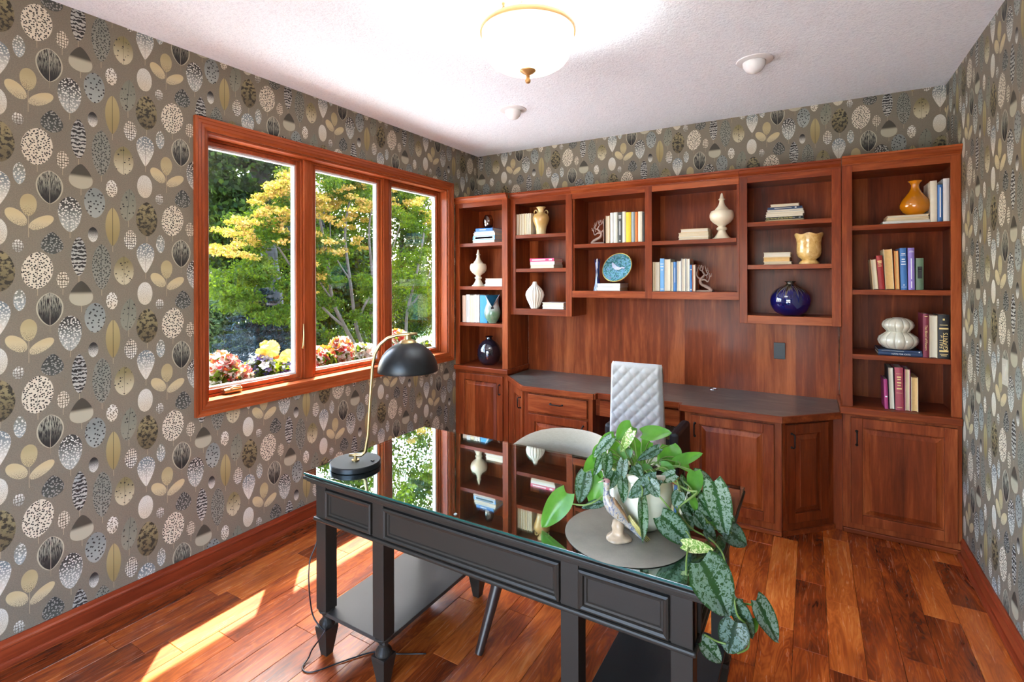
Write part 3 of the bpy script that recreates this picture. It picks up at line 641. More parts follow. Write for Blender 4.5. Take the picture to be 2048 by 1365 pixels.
# ------------------------------------------------------------------ quilted chair at the kneehole
def quilted_chair():
    cx, yb = 1.89, 2.95
    t = thing('quilted_chair', 'high-backed pale quilted chair with black seat at the counter kneehole', 'chair', (cx, yb+.22, 0))
    tt = NT('pale_quilted_velvet'); nz = tt.noise(tt.pos(), 350, 2)
    mt = tt.done(tt.bsdf(tt.mix(nz, lin(152,148,143), lin(182,178,172)), .75, normal=tt.bump(nz,.15,.002), sheen=.3))
    nu, nv = 66, 110; z0, z1 = .34, 1.045; vs = []; fs = []
    def half(h): return .172 - .020*h
    for j in range(nv+1):
        h = j/nv; z = z0+(z1-z0)*h
        for i in range(nu+1):
            u = i/nu*2-1; x = u*half(h)
            a = x/.062+z/.062*.92; c = x/.062-z/.062*.92
            pu = (abs(math.sin(PI*a/1.0*.5*1.82))*abs(math.sin(PI*c/1.0*.5*1.82)))**.45
            edge = min(1, (1-abs(u))*9, (1-h)*14)
            bulge = .012*pu*max(0,edge) + .012*(1-u*u)
            rnd_ = max(0, (h-.965)/.035)
            vs.append((cx+x*(1-.03*rnd_**2), yb-.012+.035*h*0-bulge+.05*(1-h)*.0+.018*max(0,abs(u)-.9)/.1*1 + .015*rnd_**2, z))
    n1 = (nu+1)*(nv+1)
    for j in range(nv):
        for i in range(nu): k = j*(nu+1)+i; fs.append((k, k+1, k+nu+2, k+nu+1))
    MB().add(vs, fs).build('quilted_back', mt, t, smooth=True)
    m = MB()
    m.add([(cx-half(0),yb+.006,z0),(cx+half(0),yb+.006,z0),(cx+half(0),yb+.07,z0),(cx-half(0),yb+.07,z0),(cx-half(1)+.003,yb+.006,z1),(cx+half(1)-.003,yb+.006,z1),(cx+half(1)-.003,yb+.045,z1-.005),(cx-half(1)+.003,yb+.045,z1-.005)],
      [(0,3,2,1),(4,5,6,7),(0,1,5,4),(1,2,6,5),(2,3,7,6),(3,0,4,7)]); m.build('back_shell', mt, t, bevel=.012)
    BX(cx-.145,cx+.145,yb+.05,yb+.085,.46,.99).build('back_cushion', M_BLACKL, t, bevel=.012)
    BX(cx-.20,cx+.20,yb+.03,yb+.47,.38,.48).build('seat', M_BLACKL, t, bevel=.02)
    for s in (-1,1): BX(cx+s*.20-.028,cx+s*.20+.028,yb+.08,yb+.42,.36,.635).build('armrest', M_BLACKL, t, bevel=.018)
    for sx in (-1,1):
        for sy in (.05,.44): MB().tube([(cx+sx*.165,yb+sy,.38),(cx+sx*.175,yb+sy,0)], [.018,.012], 10).build('leg', M_BLACKP, t, smooth=True, angle=40)
quilted_chair()
# ------------------------------------------------------------------ ceiling fixtures
def ceiling_lamp():
    cx, cy = 1.755, 1.876; t = thing('ceiling_lamp', 'frosted bowl ceiling lamp with antique brass ring and finial', 'ceiling lamp', (cx, cy, H))
    d = (Vector((cx,cy,0))-CAM).dot(FW)
    R = 95/F_PX*d; zr = CAM.z+(560-66)/F_PX*d
    tt = NT('lit_frosted_glass'); ly = tt.n('LayerWeight'); ly.inputs[0].default_value = .35
    pz = tt.n('SeparateXYZ'); tt.set(pz.inputs[0], tt.pos())
    em = tt.n('Emission'); tt.set(em.inputs[0], (1,.88,.58)); em.inputs[1].default_value = LAMP_STRENGTH
    tr = tt.n('BsdfTranslucent'); tt.set(tr.inputs[0], (.016,.014,.010)); ad = tt.n('AddShader'); tt.t.links.new(em.outputs[0], ad.inputs[0]); tt.t.links.new(tr.outputs[0], ad.inputs[1])
    mg = tt.done(ad.outputs[0])
    prof = [(R*.97,.0),(R*.965,-.03),(R*.93,-.065),(R*.885,-.095),(R*.86,-.106),(R*.80,-.122),(R*.66,-.140),(R*.45,-.153),(R*.2,-.160),(.001,-.161)]
    MB().lathe(prof, (cx,cy,zr), 48, caps=False).build('bowl', mg, t, smooth=True)
    ring = [(R*.94,.004),(R*1.0,-.006),(R*1.01,.004),(R*1.0,.016),(R*.95,.018)]
    MB().lathe(ring+[ring[0]], (cx,cy,zr), 48, caps=False).build('ring', M_AGED, t, smooth=True, angle=40)
    MB().lathe([(.001,-.215),(.009,-.211),(.012,-.203),(.009,-.195),(.006,-.19),(.009,-.186),(.006,-.182),(.012,-.176),(.028,-.166),(.034,-.160),(.033,-.156),(.001,-.154)], (cx,cy,zr), 20).build('finial', M_AGED, t, smooth=True, angle=60)
    zc = H-.0005
    MB().lathe([(.001,zc-.05),(.03,zc-.05),(.062,zc-.040),(.076,zc-.028),(.078,zc-.014),(.086,zc-.010),(.086,zc),(.001,zc)], (cx,cy,0), 32).build('canopy', M_AGED, t, smooth=True, angle=50)
    for k in range(3):
        a = math.radians(30+120*k); ex, ey = cx+R*.97*math.cos(a), cy+R*.97*math.sin(a)
        MB().tube([(cx+.045*math.cos(a),cy+.045*math.sin(a),zc-.04),(cx+.6*R*math.cos(a),cy+.6*R*math.sin(a),zr+.05),(ex,ey,zr+.008)], .004, 8).build('rod', M_AGED, t, smooth=True)
        MB().lathe([(.001,0),(.008,0),(.005,.008),(.008,.014),(.009,.020),(.006,.027),(.001,.029)], (ex,ey,zr+.016), 12).build('knob', M_AGED, t, smooth=True)
    MB().tube([(cx,cy,zc-.04),(cx,cy,zr-.15)], .007, 10).build('stem', M_AGED, t, smooth=True)
    for k in range(3):   # bulbs standing in the open bowl
        a = math.radians(90+120*k); bl = bpy.data.lights.new('bulb', 'POINT'); bl.energy = BULB_WATTS; bl.shadow_soft_size = .03; bl.color = (.9,.96,1.0)
        bo = bpy.data.objects.new('bulb', bl); COL.objects.link(bo); bo.parent = t; bo.location = (.085*math.cos(a), .085*math.sin(a), zr-.055-H)
ceiling_lamp()
def eyeball(x, y, label):
    t = thing('eyeball_downlight', label, 'recessed light', (x, y, H), 'recessed eyeball lights')
    MB().lathe([(.055,-.001),(.055,-.008),(.078,-.007),(.092,-.004),(.095,0),(.060,0)], (x,y,H-.0003), 40).build('trim_ring', M_WHITE, t, smooth=True, angle=40)
    m = MB().ball((0,0,0), .058, 28, 16); q = Matrix.Translation((x-.004,y+.006,H-.010))
    m.build('eyeball', M_WHITE, t, smooth=True, M=q)
eyeball(.985, 3.06, 'white eyeball downlight in the ceiling near the window wall corner')
eyeball(2.525, 3.06, 'white eyeball downlight in the ceiling toward the right wall')
# ------------------------------------------------------------------ books
PAL = dict(cream=(212,194,158), white=(212,210,206), ivory=(218,208,186), tan=(206,172,124), blue=(60,112,172), sky=(110,164,214), navy=(34,54,86), pink=(214,72,112), yellow=(240,190,36), orange=(216,116,44),
  grey=(150,158,160), dark=(66,66,64), red=(150,34,34), purple=(140,120,192), green=(92,112,88), black=(24,23,26), maroon=(116,30,52), rose=(160,64,76), lilac=(168,158,184), teal=(38,128,172), beige=(214,186,164), palegreen=(206,206,192), magenta=(164,52,104))
_BM = {}
def bmat(c):
    if c not in _BM: _BM[c] = plain('book_cloth_'+c, PAL[c], .55, .08, 40)
    return _BM[c]
def pages_mat():
    t = NT('book_pages'); p = t.pos(); r = t.n('ObjectInfo').outputs['Random']
    n = t.noise(t.vmap(p, (900,20,900)), 1, 2)
    base = t.ramp(r, [(0, lin(216,206,184)), (.5, lin(220,212,196)), (1, lin(208,188,148))])
    return t.done(t.bsdf(t.mix(t.math('MULTIPLY', n, .35), base, lin(150,128,96)), .8))
M_PG = pages_mat(); M_PGT = plain('aged_book_pages', (212,172,112), .8, .15, 60)
M_GILT = plain('gilt_print', (222,196,130), .4, .05); M_INKW = plain('white_print', (232,232,230), .5, .02); M_INKG = plain('grey_print', (150,150,146), .5, .02)
ORD = ['first','second','third','fourth','fifth','sixth','seventh','eighth','ninth','tenth','eleventh','twelfth']
def text_mesh(txt, size, M, mat, parent, name='lettering'):
    cu = bpy.data.curves.new('lettering', 'FONT'); cu.body = txt; cu.size = size; cu.align_x = 'CENTER'; cu.align_y = 'CENTER'; cu.extrude = .0002
    o = bpy.data.objects.new('lettering_src', cu); COL.objects.link(o)
    dg = bpy.context.evaluated_depsgraph_get(); me = bpy.data.meshes.new_from_object(o.evaluated_get(dg))
    bpy.data.objects.remove(o); bpy.data.curves.remove(cu)
    mb = MB(); mb.v = [tuple(v.co) for v in me.vertices]; mb.f = [tuple(p.vertices) for p in me.polygons]; bpy.data.meshes.remove(me)
    return mb.build(name, mat, parent, M=M)
def book_parts(t, w, h, d, cover, out, M, pg=None):
    """upright book, local x 0..w, y 0 (front) .. d, z 0..h ; out = 'spine' or 'pages'"""
    b_ = .0026 if w > .012 else .0016; ov = .003; pg = pg or M_PG
    m = MB()
    if out == 'spine':
        r = min(.004, w*.18); m.box(0,b_,r,d,0,h); m.box(w-b_,w,r,d,0,h)
        n = 6; pts = [(w*i/n, r-r*math.sin(PI*i/n)) for i in range(n+1)]
        m.prism([(a,c) for a,c in pts]+[(a,c+b_) for a,c in pts[::-1]], 0, h)
        MB().box(b_,w-b_,r+b_,d-ov,ov,h-ov).build('pages', pg, t, M=M)
    else:
        m.box(0,b_,0,d,0,h); m.box(w-b_,w,0,d,0,h); m.box(b_,w-b_,d-b_,d,0,h)
        n = 5; dip = .003; pts = [(b_+(w-2*b_)*i/n, .002+dip*math.sin(PI*i/n)) for i in range(n+1)]
        MB().prism(pts+[(w-b_,d-b_),(b_,d-b_)], ov, h-ov).build('pages', pg, t, M=M)
    return m.build('cover', bmat(cover), t, M=M)
def vrow(row, z, yf, items, group, base_py):
    """items: px left, px right (at mid height), px top y, cover colour, 'spine'/'pages', words, opts"""
    for i, it in enumerate(items):
        x0p, x1p, tp, c, out, words = it[:6]; op = it[6] if len(it) > 6 else {}
        y_ = yf+op.get('dy', 0); mid = (tp+base_py)/2
        x0 = on(x0p, mid, 'y', y_).x+.0006; x1 = on(x1p, mid, 'y', y_).x-.0006; zt = on((x0p+x1p)/2, tp, 'y', y_).z
        w, h = x1-x0, zt-z-.0008; d = op.get('d', random.uniform(.14,.17)); d = min(d, YB-.014-y_)
        lab = f"{words} book, {ORD[i]} from left in the {row}" if not op.get('label') else op['label']
        t = thing('book', lab, 'book', (x0, y_, z+.0006), group)
        M = Matrix.Translation((x0, y_, z+.0006))
        if op.get('lean'):
            M = Matrix.Translation((x0+w/2, y_, z+.0006)) @ Matrix.Rotation(-op['lean'], 4, 'Y') @ Matrix.Translation((-w/2, 0, abs(math.sin(op['lean']))*w*.5))
        cv = book_parts(t, w, h, d, c, out, M, op.get('pg'))
        for (za, zb, wa, mm) in op.get('marks', []):
            BX(w*(.5-wa/2),w*(.5+wa/2),-.0007,.002,h*za,h*zb).build('spine_print', mm, t, M=M)
        for (tx, zc, sz, xo, mm, rot) in op.get('text', []):
            R = Matrix.Rotation(PI/2, 4, 'X') @ Matrix.Rotation({'up': PI/2, 'down': -PI/2, 'flat': 0}[rot], 4, 'Z')
            text_mesh(tx, sz, M @ Matrix.Translation((w*xo, -.0009, h*zc)) @ R, mm, t)
def hstack(desc, z, yf, items, group):
    """items from the bottom up: px left, px right, px bottom, px top, colour, out, words"""
    zz = z+.0005; n = len(items)
    for i, it in enumerate(items):
        x0p, x1p, bp, tp, c, out, words = it[:7]; op = it[7] if len(it) > 7 else {}
        y_ = yf+op.get('dy', 0); x0 = on(x0p, (bp+tp)/2, 'y', y_).x; x1 = on(x1p, (bp+tp)/2, 'y', y_).x
        x1 = min(x1, op.get('xmax', 99))
        th = (bp-tp)/F_PX*((Vector(((x0+x1)/2, y_, 0))-Vector((CAM.x,CAM.y,0))).dot(FW)); L = x1-x0; d = op.get('d', random.uniform(.15,.18)); d = min(d, YB-.014-y_)
        posn = 'only' if n == 1 else ('bottom' if i == 0 else 'top' if i == n-1 else ORD[i]+' from bottom')
        t = thing('book', f"flat {words} book, {posn} of the {desc}", 'book', (x0, y_, zz), group)
        # upright book turned on its side: local x -> z (thickness), local z -> x
        M = Matrix(((0,0,1,x0),(0,1,0,y_),(-1,0,0,zz+th),(0,0,0,1)))
        cv = book_parts(t, th-.0004, L, d, c, out, M, op.get('pg'))
        for (a, c2, wa, mm) in op.get('marks', []):
            BX(x0+L*a,x0+L*c2,y_-.0007,y_+.002,zz+th*(.5-wa/2),zz+th*(.5+wa/2)).build('spine_print', mm, t)
        for (tx, xc, sz, mm) in op.get('text', []):
            text_mesh(tx, sz, Matrix.Translation((x0+L*xc, y_-.0009, zz+th*.5)) @ Matrix.Rotation(PI/2, 4, 'X'), mm, t)
        zz += th+.0002
    return zz
random.seed(5)
g8 = lambda v: 915+v/8.03
W_ = M_INKW; G_ = M_GILT
YLb, YUb = YL+.03, YU+.03
SH1L, SH2L, SH3L = 1.872, 1.487, 1.161
ztopL = hstack('stack under the smoked glass vase', SH1L, YLb, [(944.7,988.8,486,480,'ivory','pages','ivory paged'),(945.6,989.5,480,471.6,'sky','spine','ornate sky-blue',{'marks':[(.08,.95,.62,W_),(.12,.9,.45,bmat('sky')),(.35,.7,.2,W_)]}),
  (946.3,990,471.6,466.2,'cream','pages','cream paged'),(948,988.5,466.2,462.9,'sky','pages','thin pale blue'),(951,985,462.9,456.8,'blue','spine','mid-blue',{'marks':[(.25,.6,.2,W_)]})], 'books stacked in the corner bookcase')
hstack('stack beside the small finial', SH2L, YLb, [(968,1004,573,569,'white','pages','thin white',{'xmax':.535}),(970,1004,569,562.5,'white','pages','white',{'xmax':.535}),(970.5,1004,562.5,557.5,'beige','pages','beige',{'xmax':.535})], 'books stacked in the corner bookcase')
vrow('row beside the green forked vase', SH3L, YLb, [(924.3,931.4,591,'beige','spine','pinkish beige'),(931.8,939.3,589.6,'white','spine','white lettered',{'marks':[(.2,.8,.16,M_INKG)]}),(939.5,946.8,591.2,'cream','spine','pale yellow'),(947.1,952.4,589.6,'white','pages','narrow white'),(952.7,958.8,590,'white','pages','white'),(959.6,974.2,591,'teal','spine','bright blue',{'d':.2})], 'books in the corner bookcase', 645)
vrow('row beside the tan amphora', 1.926, YUb, [(1033,1038.4,428.6,'tan','pages','tan-edged'),(1038.8,1043,428,'cream','pages','cream'),(1043.4,1047.7,427.4,'cream','pages','cream'),(1048,1052.4,427,'ivory','pages','cream'),(1052.7,1057,427,'ivory','pages','cream'),(1057.4,1061.5,426.6,'ivory','pages','cream')], 'cream books beside the amphora', 469)
hstack('stack on the shelf under the amphora', 1.639, YUb, [(1060.4,1107.6,536,529,'cream','pages','cream'),(1060.4,1109,529,522.6,'white','spine','white'),(1059.4,1107.6,522.6,516,'pink','spine','hot pink',{'marks':[(.1,.65,.3,W_),(.8,.92,.4,W_)]})], 'books on the hanging shelves')
hstack('pair beside the white ribbed vase', 1.299, YUb, [(1084.5,1127,616,609.8,'white','pages','white'),(1084.5,1127,609.6,602.8,'white','pages','white')], 'books on the hanging shelves')
g6 = lambda v: 1170+v/6.823; h6 = lambda v: 400+v/6.823
vrow('row beside the upper tree bookend', 1.826, YUb, [(g6(281),g6(338),h6(215),'tan','pages','tan'),(g6(341),g6(388),h6(175),'white','spine','white'),(g6(388.5),g6(443),h6(170),'palegreen','spine','off-white'),(g6(447),g6(505),h6(168),'dark','spine','dark grey lettered',{'marks':[(.88,.9,.6,W_),(.84,.86,.6,W_),(.80,.82,.6,W_),(.25,.7,.16,W_),(.05,.08,.25,W_)]}),
  (g6(507),g6(555),h6(160),'ivory','spine','ivory'),(g6(556),g6(626),h6(168),'yellow','spine','bright yellow'),(g6(630),g6(678),h6(165),'grey','spine','blue-grey'),(g6(682),g6(720),h6(165),'orange','spine','orange'),(g6(722),g6(780),h6(158),'ivory','spine','pale ivory'),(g6(783),g6(809),h6(170),'dark','spine','charcoal',{'dy':.006})], 'books on the hanging shelves', 486)
hstack('pair under the blue plate', 1.454, YUb-.01, [(1193.5,1239.6,581.5,574,'white','spine','white',{'d':.2}),(1194.5,1240,573.8,566.5,'white','spine','pale grey-white',{'d':.2})], 'books on the hanging shelves')
hstack('stack beside the large finial', 1.826, YUb, [(1356.7,1417,481.5,475,'white','pages','white'),(1356.7,1417,474.6,466.5,'cream','pages','cream'),(1361,1416,466,458.5,'tan','pages','tan')], 'books on the hanging shelves')
g13 = lambda v: 1295+v/13.65; h13 = lambda v: 500+v/13.65
vrow('row beside the lower tree bookend', 1.454, YUb, [(g13(128),g13(195),h13(330),'cream','spine','buff'),(g13(200),g13(331),h13(325),'tan','pages','tan paged'),(g13(335),g13(456),h13(235),'sky','spine','tall sky-blue',{'marks':[(.82,.84,.7,W_),(.74,.76,.7,W_),(.64,.66,.5,W_),(.06,.08,.7,W_)]}),(g13(463),g13(626),h13(248),'ivory','pages','thick ivory paged'),(g13(640),g13(698),h13(325),'cream','pages','slim cream'),(g13(700),g13(792),h13(325),'blue','spine','cobalt blue',{'marks':[(.3,.8,.12,W_)]}),(g13(800),g13(916),h13(300),'white','pages','white paged'),
  (g13(925),g13(1036),h13(238),'white','pages','tall white paged'),(g13(1050),g13(1150),h13(240),'white','pages','tall pale'),(g13(1155),g13(1218),h13(410),'blue','spine','short blue',{'marks':[(.8,.84,.5,W_),(.05,.1,.5,W_)]}),(g13(1226),g13(1305),h13(400),'orange','pages','short tan-orange')], 'books on the hanging shelves', 583)
g9 = lambda v: 1500+v/9.1
hstack('seven-book stack above the scalloped vase', 1.926, YUb, [(g9(275),g9(985),442.6,439.8,'cream','pages','thin cream'),(g9(285),g9(972),439.8,434.3,'black','spine','black lettered',{'text':[('The Secret of the Old Mill',.36,.0145,plain('yellow_print',(214,206,120),.5,.02))],'marks':[(.72,.78,.2,M_INKG),(.88,.93,.4,M_INKG)]}),(g9(282),g9(970),434.3,429,'ivory','pages','ivory'),(g9(293),g9(985),429,424.2,'ivory','pages','cream-white'),(g9(310),g9(970),424.2,419.6,'grey','pages','grey'),(g9(320),g9(950),419.6,414.6,'navy','spine','navy blue',{'marks':[(.2,.7,.35,M_INKG),(.79,.84,.4,W_)]}),(g9(370),g9(895),414.6,409,'cream','pages','small cream')], 'books on the hanging shelves')
hstack('stack beside the scalloped vase', 1.639, YUb, [(g9(250),g9(760),530,524.5,'ivory','pages','ivory'),(g9(240),g9(728),524.5,515.5,'tan','pages','tan paged',{'pg':M_PGT}),(g9(245),g9(740),515.2,505.5,'cream','pages','cream paged')], 'books on the hanging shelves')
g11 = lambda v: 1740+v/11.376
SH1R, SH2R, SH3R = 1.866, 1.477, 1.087
ztopR = hstack('stack under the orange vase', SH1R, YLb, [(g11(288),g11(1362),448.8,443.2,'white','spine','white'),(g11(368),g11(1356),442.8,437.2,'cream','pages','cream'),(g11(394),g11(1345),436.6,431,'tan','pages','tan')], 'books in the right bookcase')
vrow('row beside the orange vase', SH1R, YLb, [(g11(1372),g11(1532),361.5,'ivory','spine','thick ivory',{'d':.2}),(g11(1537),g11(1660),369,'blue','spine','slim blue lettered',{'marks':[(.12,.92,.22,W_)]}),(g11(1663),g11(1815),356.7,'white','spine','tall white',{'d':.2})], 'books in the right bookcase', 443)
g12 = lambda v: 1730+v/12.41; h12 = lambda v: 480+v/12.41
LN = .045
vrow('middle row of the right bookcase', SH2R, YLb, [(g12(198),g12(338),518.7,'tan','pages','leaning cream paged',{'lean':.075}),(g12(342),g12(500),511.4,'red','spine','leaning red lettered',{'lean':.065,'marks':[(.82,.85,.7,G_),(.77,.80,.6,G_),(.73,.74,.5,G_),(.68,.70,.55,G_)]}),(g12(510),g12(728),498.5,'cream','pages','thick tan paged',{'lean':.045,'pg':M_PGT}),(g12(750),g12(862),501.5,'orange','pages','orange-brown',{'lean':.03,'pg':M_PGT}),(g12(884),g12(1055),496.2,'blue','spine','blue cloth',{'lean':.018,'marks':[(.85,.87,.6,W_),(.82,.825,.8,W_),(.72,.74,.5,W_),(.66,.68,.6,W_),(.60,.62,.7,W_),(.06,.065,.8,W_),(.1,.13,.15,W_)]}),(g12(1072),g12(1240),496,'purple','spine','lilac purple',{'lean':.008,'marks':[(.9,.91,.7,W_),(.93,.935,.5,W_),(.25,.75,.13,W_),(.05,.2,.13,W_)]}),(g12(1266),g12(1460),516.3,'green','spine','short sage green',{'marks':[(.36,.73,.6,bmat('black')),(.68,.69,.4,M_INKG),(.6,.61,.4,M_INKG)]})], 'books in the right bookcase', 579)
zg = hstack('pair under the gourd vase', SH3R, YLb, [(g11(190),g11(1195),711,704,'navy','spine','navy lettered',{'d':.2,'text':[('HATS FOR CATS',.52,.012,M_INKW)]}),(g11(185),g11(1180),703.6,699,'navy','spine','navy blue thin',{'d':.2,'marks':[(.08,.6,.2,M_INKG),(.93,.96,.5,W_)]})], 'books in the right bookcase')
vrow('row beside the gourd vase', SH3R, YLb, [(g11(1205),g11(1347),628,'maroon','spine','maroon',{'text':[('The Blood of Flowers',.45,.0165,.5,G_,'down')],'marks':[(.93,.95,.5,G_)]}),(g11(1352),g11(1538),631.5,'cream','pages','cream paged',{'pg':M_PG}),(g11(1548),g11(1812),630,'black','spine','thick black gilt-lettered',{'text':[('FALL',.34,.026,.32,G_,'up'),('of',.50,.015,.30,G_,'up'),('GIANTS',.39,.029,.66,G_,'up')],'marks':[(.665,.70,.8,G_),(.15,.19,.8,G_),(.87,.91,.18,G_),(.76,.77,.7,G_),(.09,.105,.7,G_),(.055,.07,.5,G_)]})], 'books in the right bookcase', 712)
gb = lambda v: 1740+v/11.375; hb = lambda v: 720+v/11.375
vrow('bottom row of the right bookcase', LEDGE-.010, YL+.03, [(gb(335),gb(424),hb(450),'magenta','spine','short magenta',{'lean':.03,'marks':[(.4,.44,.6,W_)]}),(gb(436),gb(568),hb(180),'black','pages','tall white paged',{'lean':.03}),(gb(577),gb(774),hb(180),'rose','spine','tall rose cloth',{'lean':.015,'marks':[(.85,.855,.7,G_),(.76,.79,.5,G_),(.71,.73,.4,G_),(.63,.66,.5,G_),(.57,.59,.4,G_),(.49,.52,.6,G_),(.40,.405,.7,G_),(.06,.07,.6,G_)]}),(gb(785),gb(918),hb(215),'magenta','pages','pink-covered white paged'),(gb(935),gb(1098),hb(400),'cream','pages','short tan paged',{'pg':M_PGT})], 'books in the right bookcase', 818)
# ------------------------------------------------------------------ vases and ornaments
def ceramic(name, rgb, rough=.22, coat=.6, var=.12, scale=18): return plain(name, rgb, rough, var, scale, coat=coat, coatr=.06)
def at_shelf(px, py_base, y): p = on(px, py_base, 'y', y); return p.x
def sz(px, y, x): return px/F_PX*((Vector((x,y,0))-Vector((CAM.x,CAM.y,0))).dot(FW))
def lvase(name, label, cat, px, half_px, h_px, z, y, prof, mat, n=40, mod=None, group=None):
    """prof: (radius as share of the half width, height share)"""
    x = on(px, 560, 'y', y).x; r = sz(half_px, y, x); h = sz(h_px, y, x); c = (x, y, z+.0004)
    t = thing(name, label, cat, c, group)
    hs = [b_ for a, b_ in prof]; mod2 = (lambda a, s, r, z: mod(a, hs[round(s*(len(hs)-1))], r, z)) if mod else None
    MB().lathe([(max(a*r,1e-5), b_*h) for a, b_ in prof], c, n, mod2).build('body', mat, t, smooth=True, angle=50)
    return t, x, r, h, c
M_OFFW = ceramic('off_white_wood_gloss', (226,214,188), .3, .4, .06)
FIN = [(.001,0),(.78,0),(.78,.018),(.62,.045),(.44,.11),(.32,.17),(.31,.19),(.41,.205),(.44,.225),(.41,.25),(.30,.265),(.30,.285),(.42,.31),(.72,.36),(.93,.42),(1,.48),(1,.53),(.95,.575),(.86,.61),(.66,.615),(.56,.635),(.54,.655),(.40,.69),(.27,.74),(.20,.80),(.19,.838),(.27,.845),(.27,.86),(.18,.88),(.13,.93),(.08,.98),(.001,1)]
lvase('finial_ornament', 'small cream turned finial on the corner bookcase shelf', 'ornament', 956.7, 16.8, 73.5, SH2L, YL+.085, FIN, M_OFFW, group='turned finials')
lvase('finial_ornament', 'large cream turned finial on the long hanging shelf', 'ornament', 1443.9, 22.8, 93, 1.826, YU+.10, FIN, M_OFFW, group='turned finials')
M_SMOKE = glass_mat('smoked_glass', (.50,.33,.22), .12, (1,.95,.9), .02, 1.3)
lvase('glass_vase', 'small smoked brown glass vase on the stack of blue books', 'vase', 977, 10.5, 27, ztopL, YL+.10, [(.001,0),(.55,0),(.72,.05),(.93,.25),(1,.45),(.92,.7),(.72,.92),(.6,1),(.55,.99),(.66,.9),(.86,.68),(.94,.45),(.86,.25),(.6,.08),(.001,.06)], M_SMOKE)
t = NT('dark_smoke_glass'); M_DGL = t.done(t.bsdf(lin(26,24,34), .05, coat=1.0, coatr=.02, spec=.8))
lvase('round_vase', 'round near-black glass bottle vase at the foot of the corner bookcase', 'vase', 978, 24.2, 57, LEDGE, YL+.13, [(.001,0),(.45,0),(.62,.03),(.86,.16),(1,.36),(.97,.54),(.82,.70),(.55,.82),(.3,.88),(.24,.91),(.24,.96),(.33,.985),(.31,1),(.2,.99),(.001,.9)], M_DGL)
# green forked vase
def forked(a, s, r, z):
    hmax = 1.0
    k = min(1, max(0, (s-.50)/.4)); q = a-YAW; ear = abs(math.cos(q))**1.1
    return (r*(1+.25*k*ear), z*(1-k*.44*(1-ear)))
t_ = NT('celadon_glaze'); sepz = t_.n('SeparateXYZ'); t_.set(sepz.inputs[0], t_.obj())
cg = t_.ramp(t_.math('ADD', t_.math('MULTIPLY', sepz.outputs[2], 3.0), t_.math('MULTIPLY', t_.noise(t_.pos(), 14, 3), .5)), [(.15, lin(168,178,160)), (.4, lin(96,132,100)), (.75, lin(170,172,168)), (1, lin(198,186,190))])
M_CEL = t_.done(t_.bsdf(cg, .2, coat=.7, coatr=.05))
tv, x, r, h, c = lvase('forked_vase', 'celadon green vase with forked open top in the corner bookcase', 'vase', 984.5, 17, 58, SH3L, YL+.075, [(.001,0),(.50,0),(.52,.03),(.66,.08),(.9,.2),(1,.34),(.94,.46),(.78,.58),(.62,.70),(.60,.82),(.66,.92),(.74,1),(.70,1),(.58,.88),(.52,.74),(.5,.62),(.001,.55)], M_CEL, 48, forked)
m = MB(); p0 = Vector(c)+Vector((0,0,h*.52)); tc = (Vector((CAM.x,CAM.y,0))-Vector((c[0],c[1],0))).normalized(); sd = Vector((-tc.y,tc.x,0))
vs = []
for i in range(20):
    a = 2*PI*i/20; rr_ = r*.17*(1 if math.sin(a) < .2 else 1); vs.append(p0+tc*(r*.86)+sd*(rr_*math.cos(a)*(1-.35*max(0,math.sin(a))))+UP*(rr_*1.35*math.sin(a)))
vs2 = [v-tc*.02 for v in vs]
m.add([tuple(v) for v in vs+vs2], [tuple(range(20))]+[(i,(i+1)%20,20+(i+1)%20,20+i) for i in range(20)]); m.build('painted_opening_shade', plain('hollow_shade_colour',(34,26,22),.8), tv)  # dark plug: its colour stands for the shade inside the hole
# amphora
t_ = NT('tan_amphora_glaze'); s3 = t_.n('SeparateXYZ'); t_.set(s3.inputs[0], t_.obj())
ca = t_.ramp(t_.math('ADD', t_.math('MULTIPLY', s3.outputs[2], 4.0), t_.math('MULTIPLY', t_.noise(t_.pos(), 25, 3), .3)), [(.1, lin(206,196,150)), (.5, lin(196,158,92)), (.8, lin(184,146,88)), (1, lin(208,186,130))])
M_AMP = t_.done(t_.bsdf(ca, .25, coat=.5, coatr=.08))
tv, x, r, h, c = lvase('amphora_vase', 'tan glazed amphora vase with two small ring handles', 'vase', 1082.4, 16.7, 55, 1.926, YU+.07, [(.001,0),(.58,0),(.6,.02),(.58,.1),(.68,.28),(.9,.45),(1,.55),(.97,.64),(.82,.72),(.58,.77),(.36,.80),(.32,.86),(.4,.93),(.57,.985),(.56,1),(.42,.96),(.001,.85)], M_AMP)
for s in (-1, 1):
    pts = [Vector(c)+RT*(s*r*(.62+.20*math.cos(a)))*1.0+UP*(h*(.80+.085*math.sin(a))) for a in [i*2*PI/14*.95-.3 for i in range(15)]]
    MB().tube(pts, r*.075, 8).build('handle', M_AMP, tv, smooth=True)
M_RIB = ceramic('matt_white_ceramic', (228,218,202), .5, .1, .05)
lvase('ribbed_vase', 'white vertically ribbed onion vase on the hanging shelf', 'vase', 1069.6, 18.2, 53.5, 1.299, YU+.055, [(.001,0),(.42,0),(.45,.03),(.62,.16),(.86,.34),(1,.5),(.93,.62),(.7,.74),(.42,.84),(.26,.91),(.2,1),(.15,1),(.15,.9),(.001,.8)], M_RIB, 108, lambda a, s, r, z: (r*(1+.05*math.cos(18*a+0)*(1 if .02 < s < .93 else 0)), z))
t_ = NT('cobalt_glass'); M_CBG = t_.done(t_.bsdf(lin(14,26,88), .06, coat=1.0, coatr=.03, spec=.8))
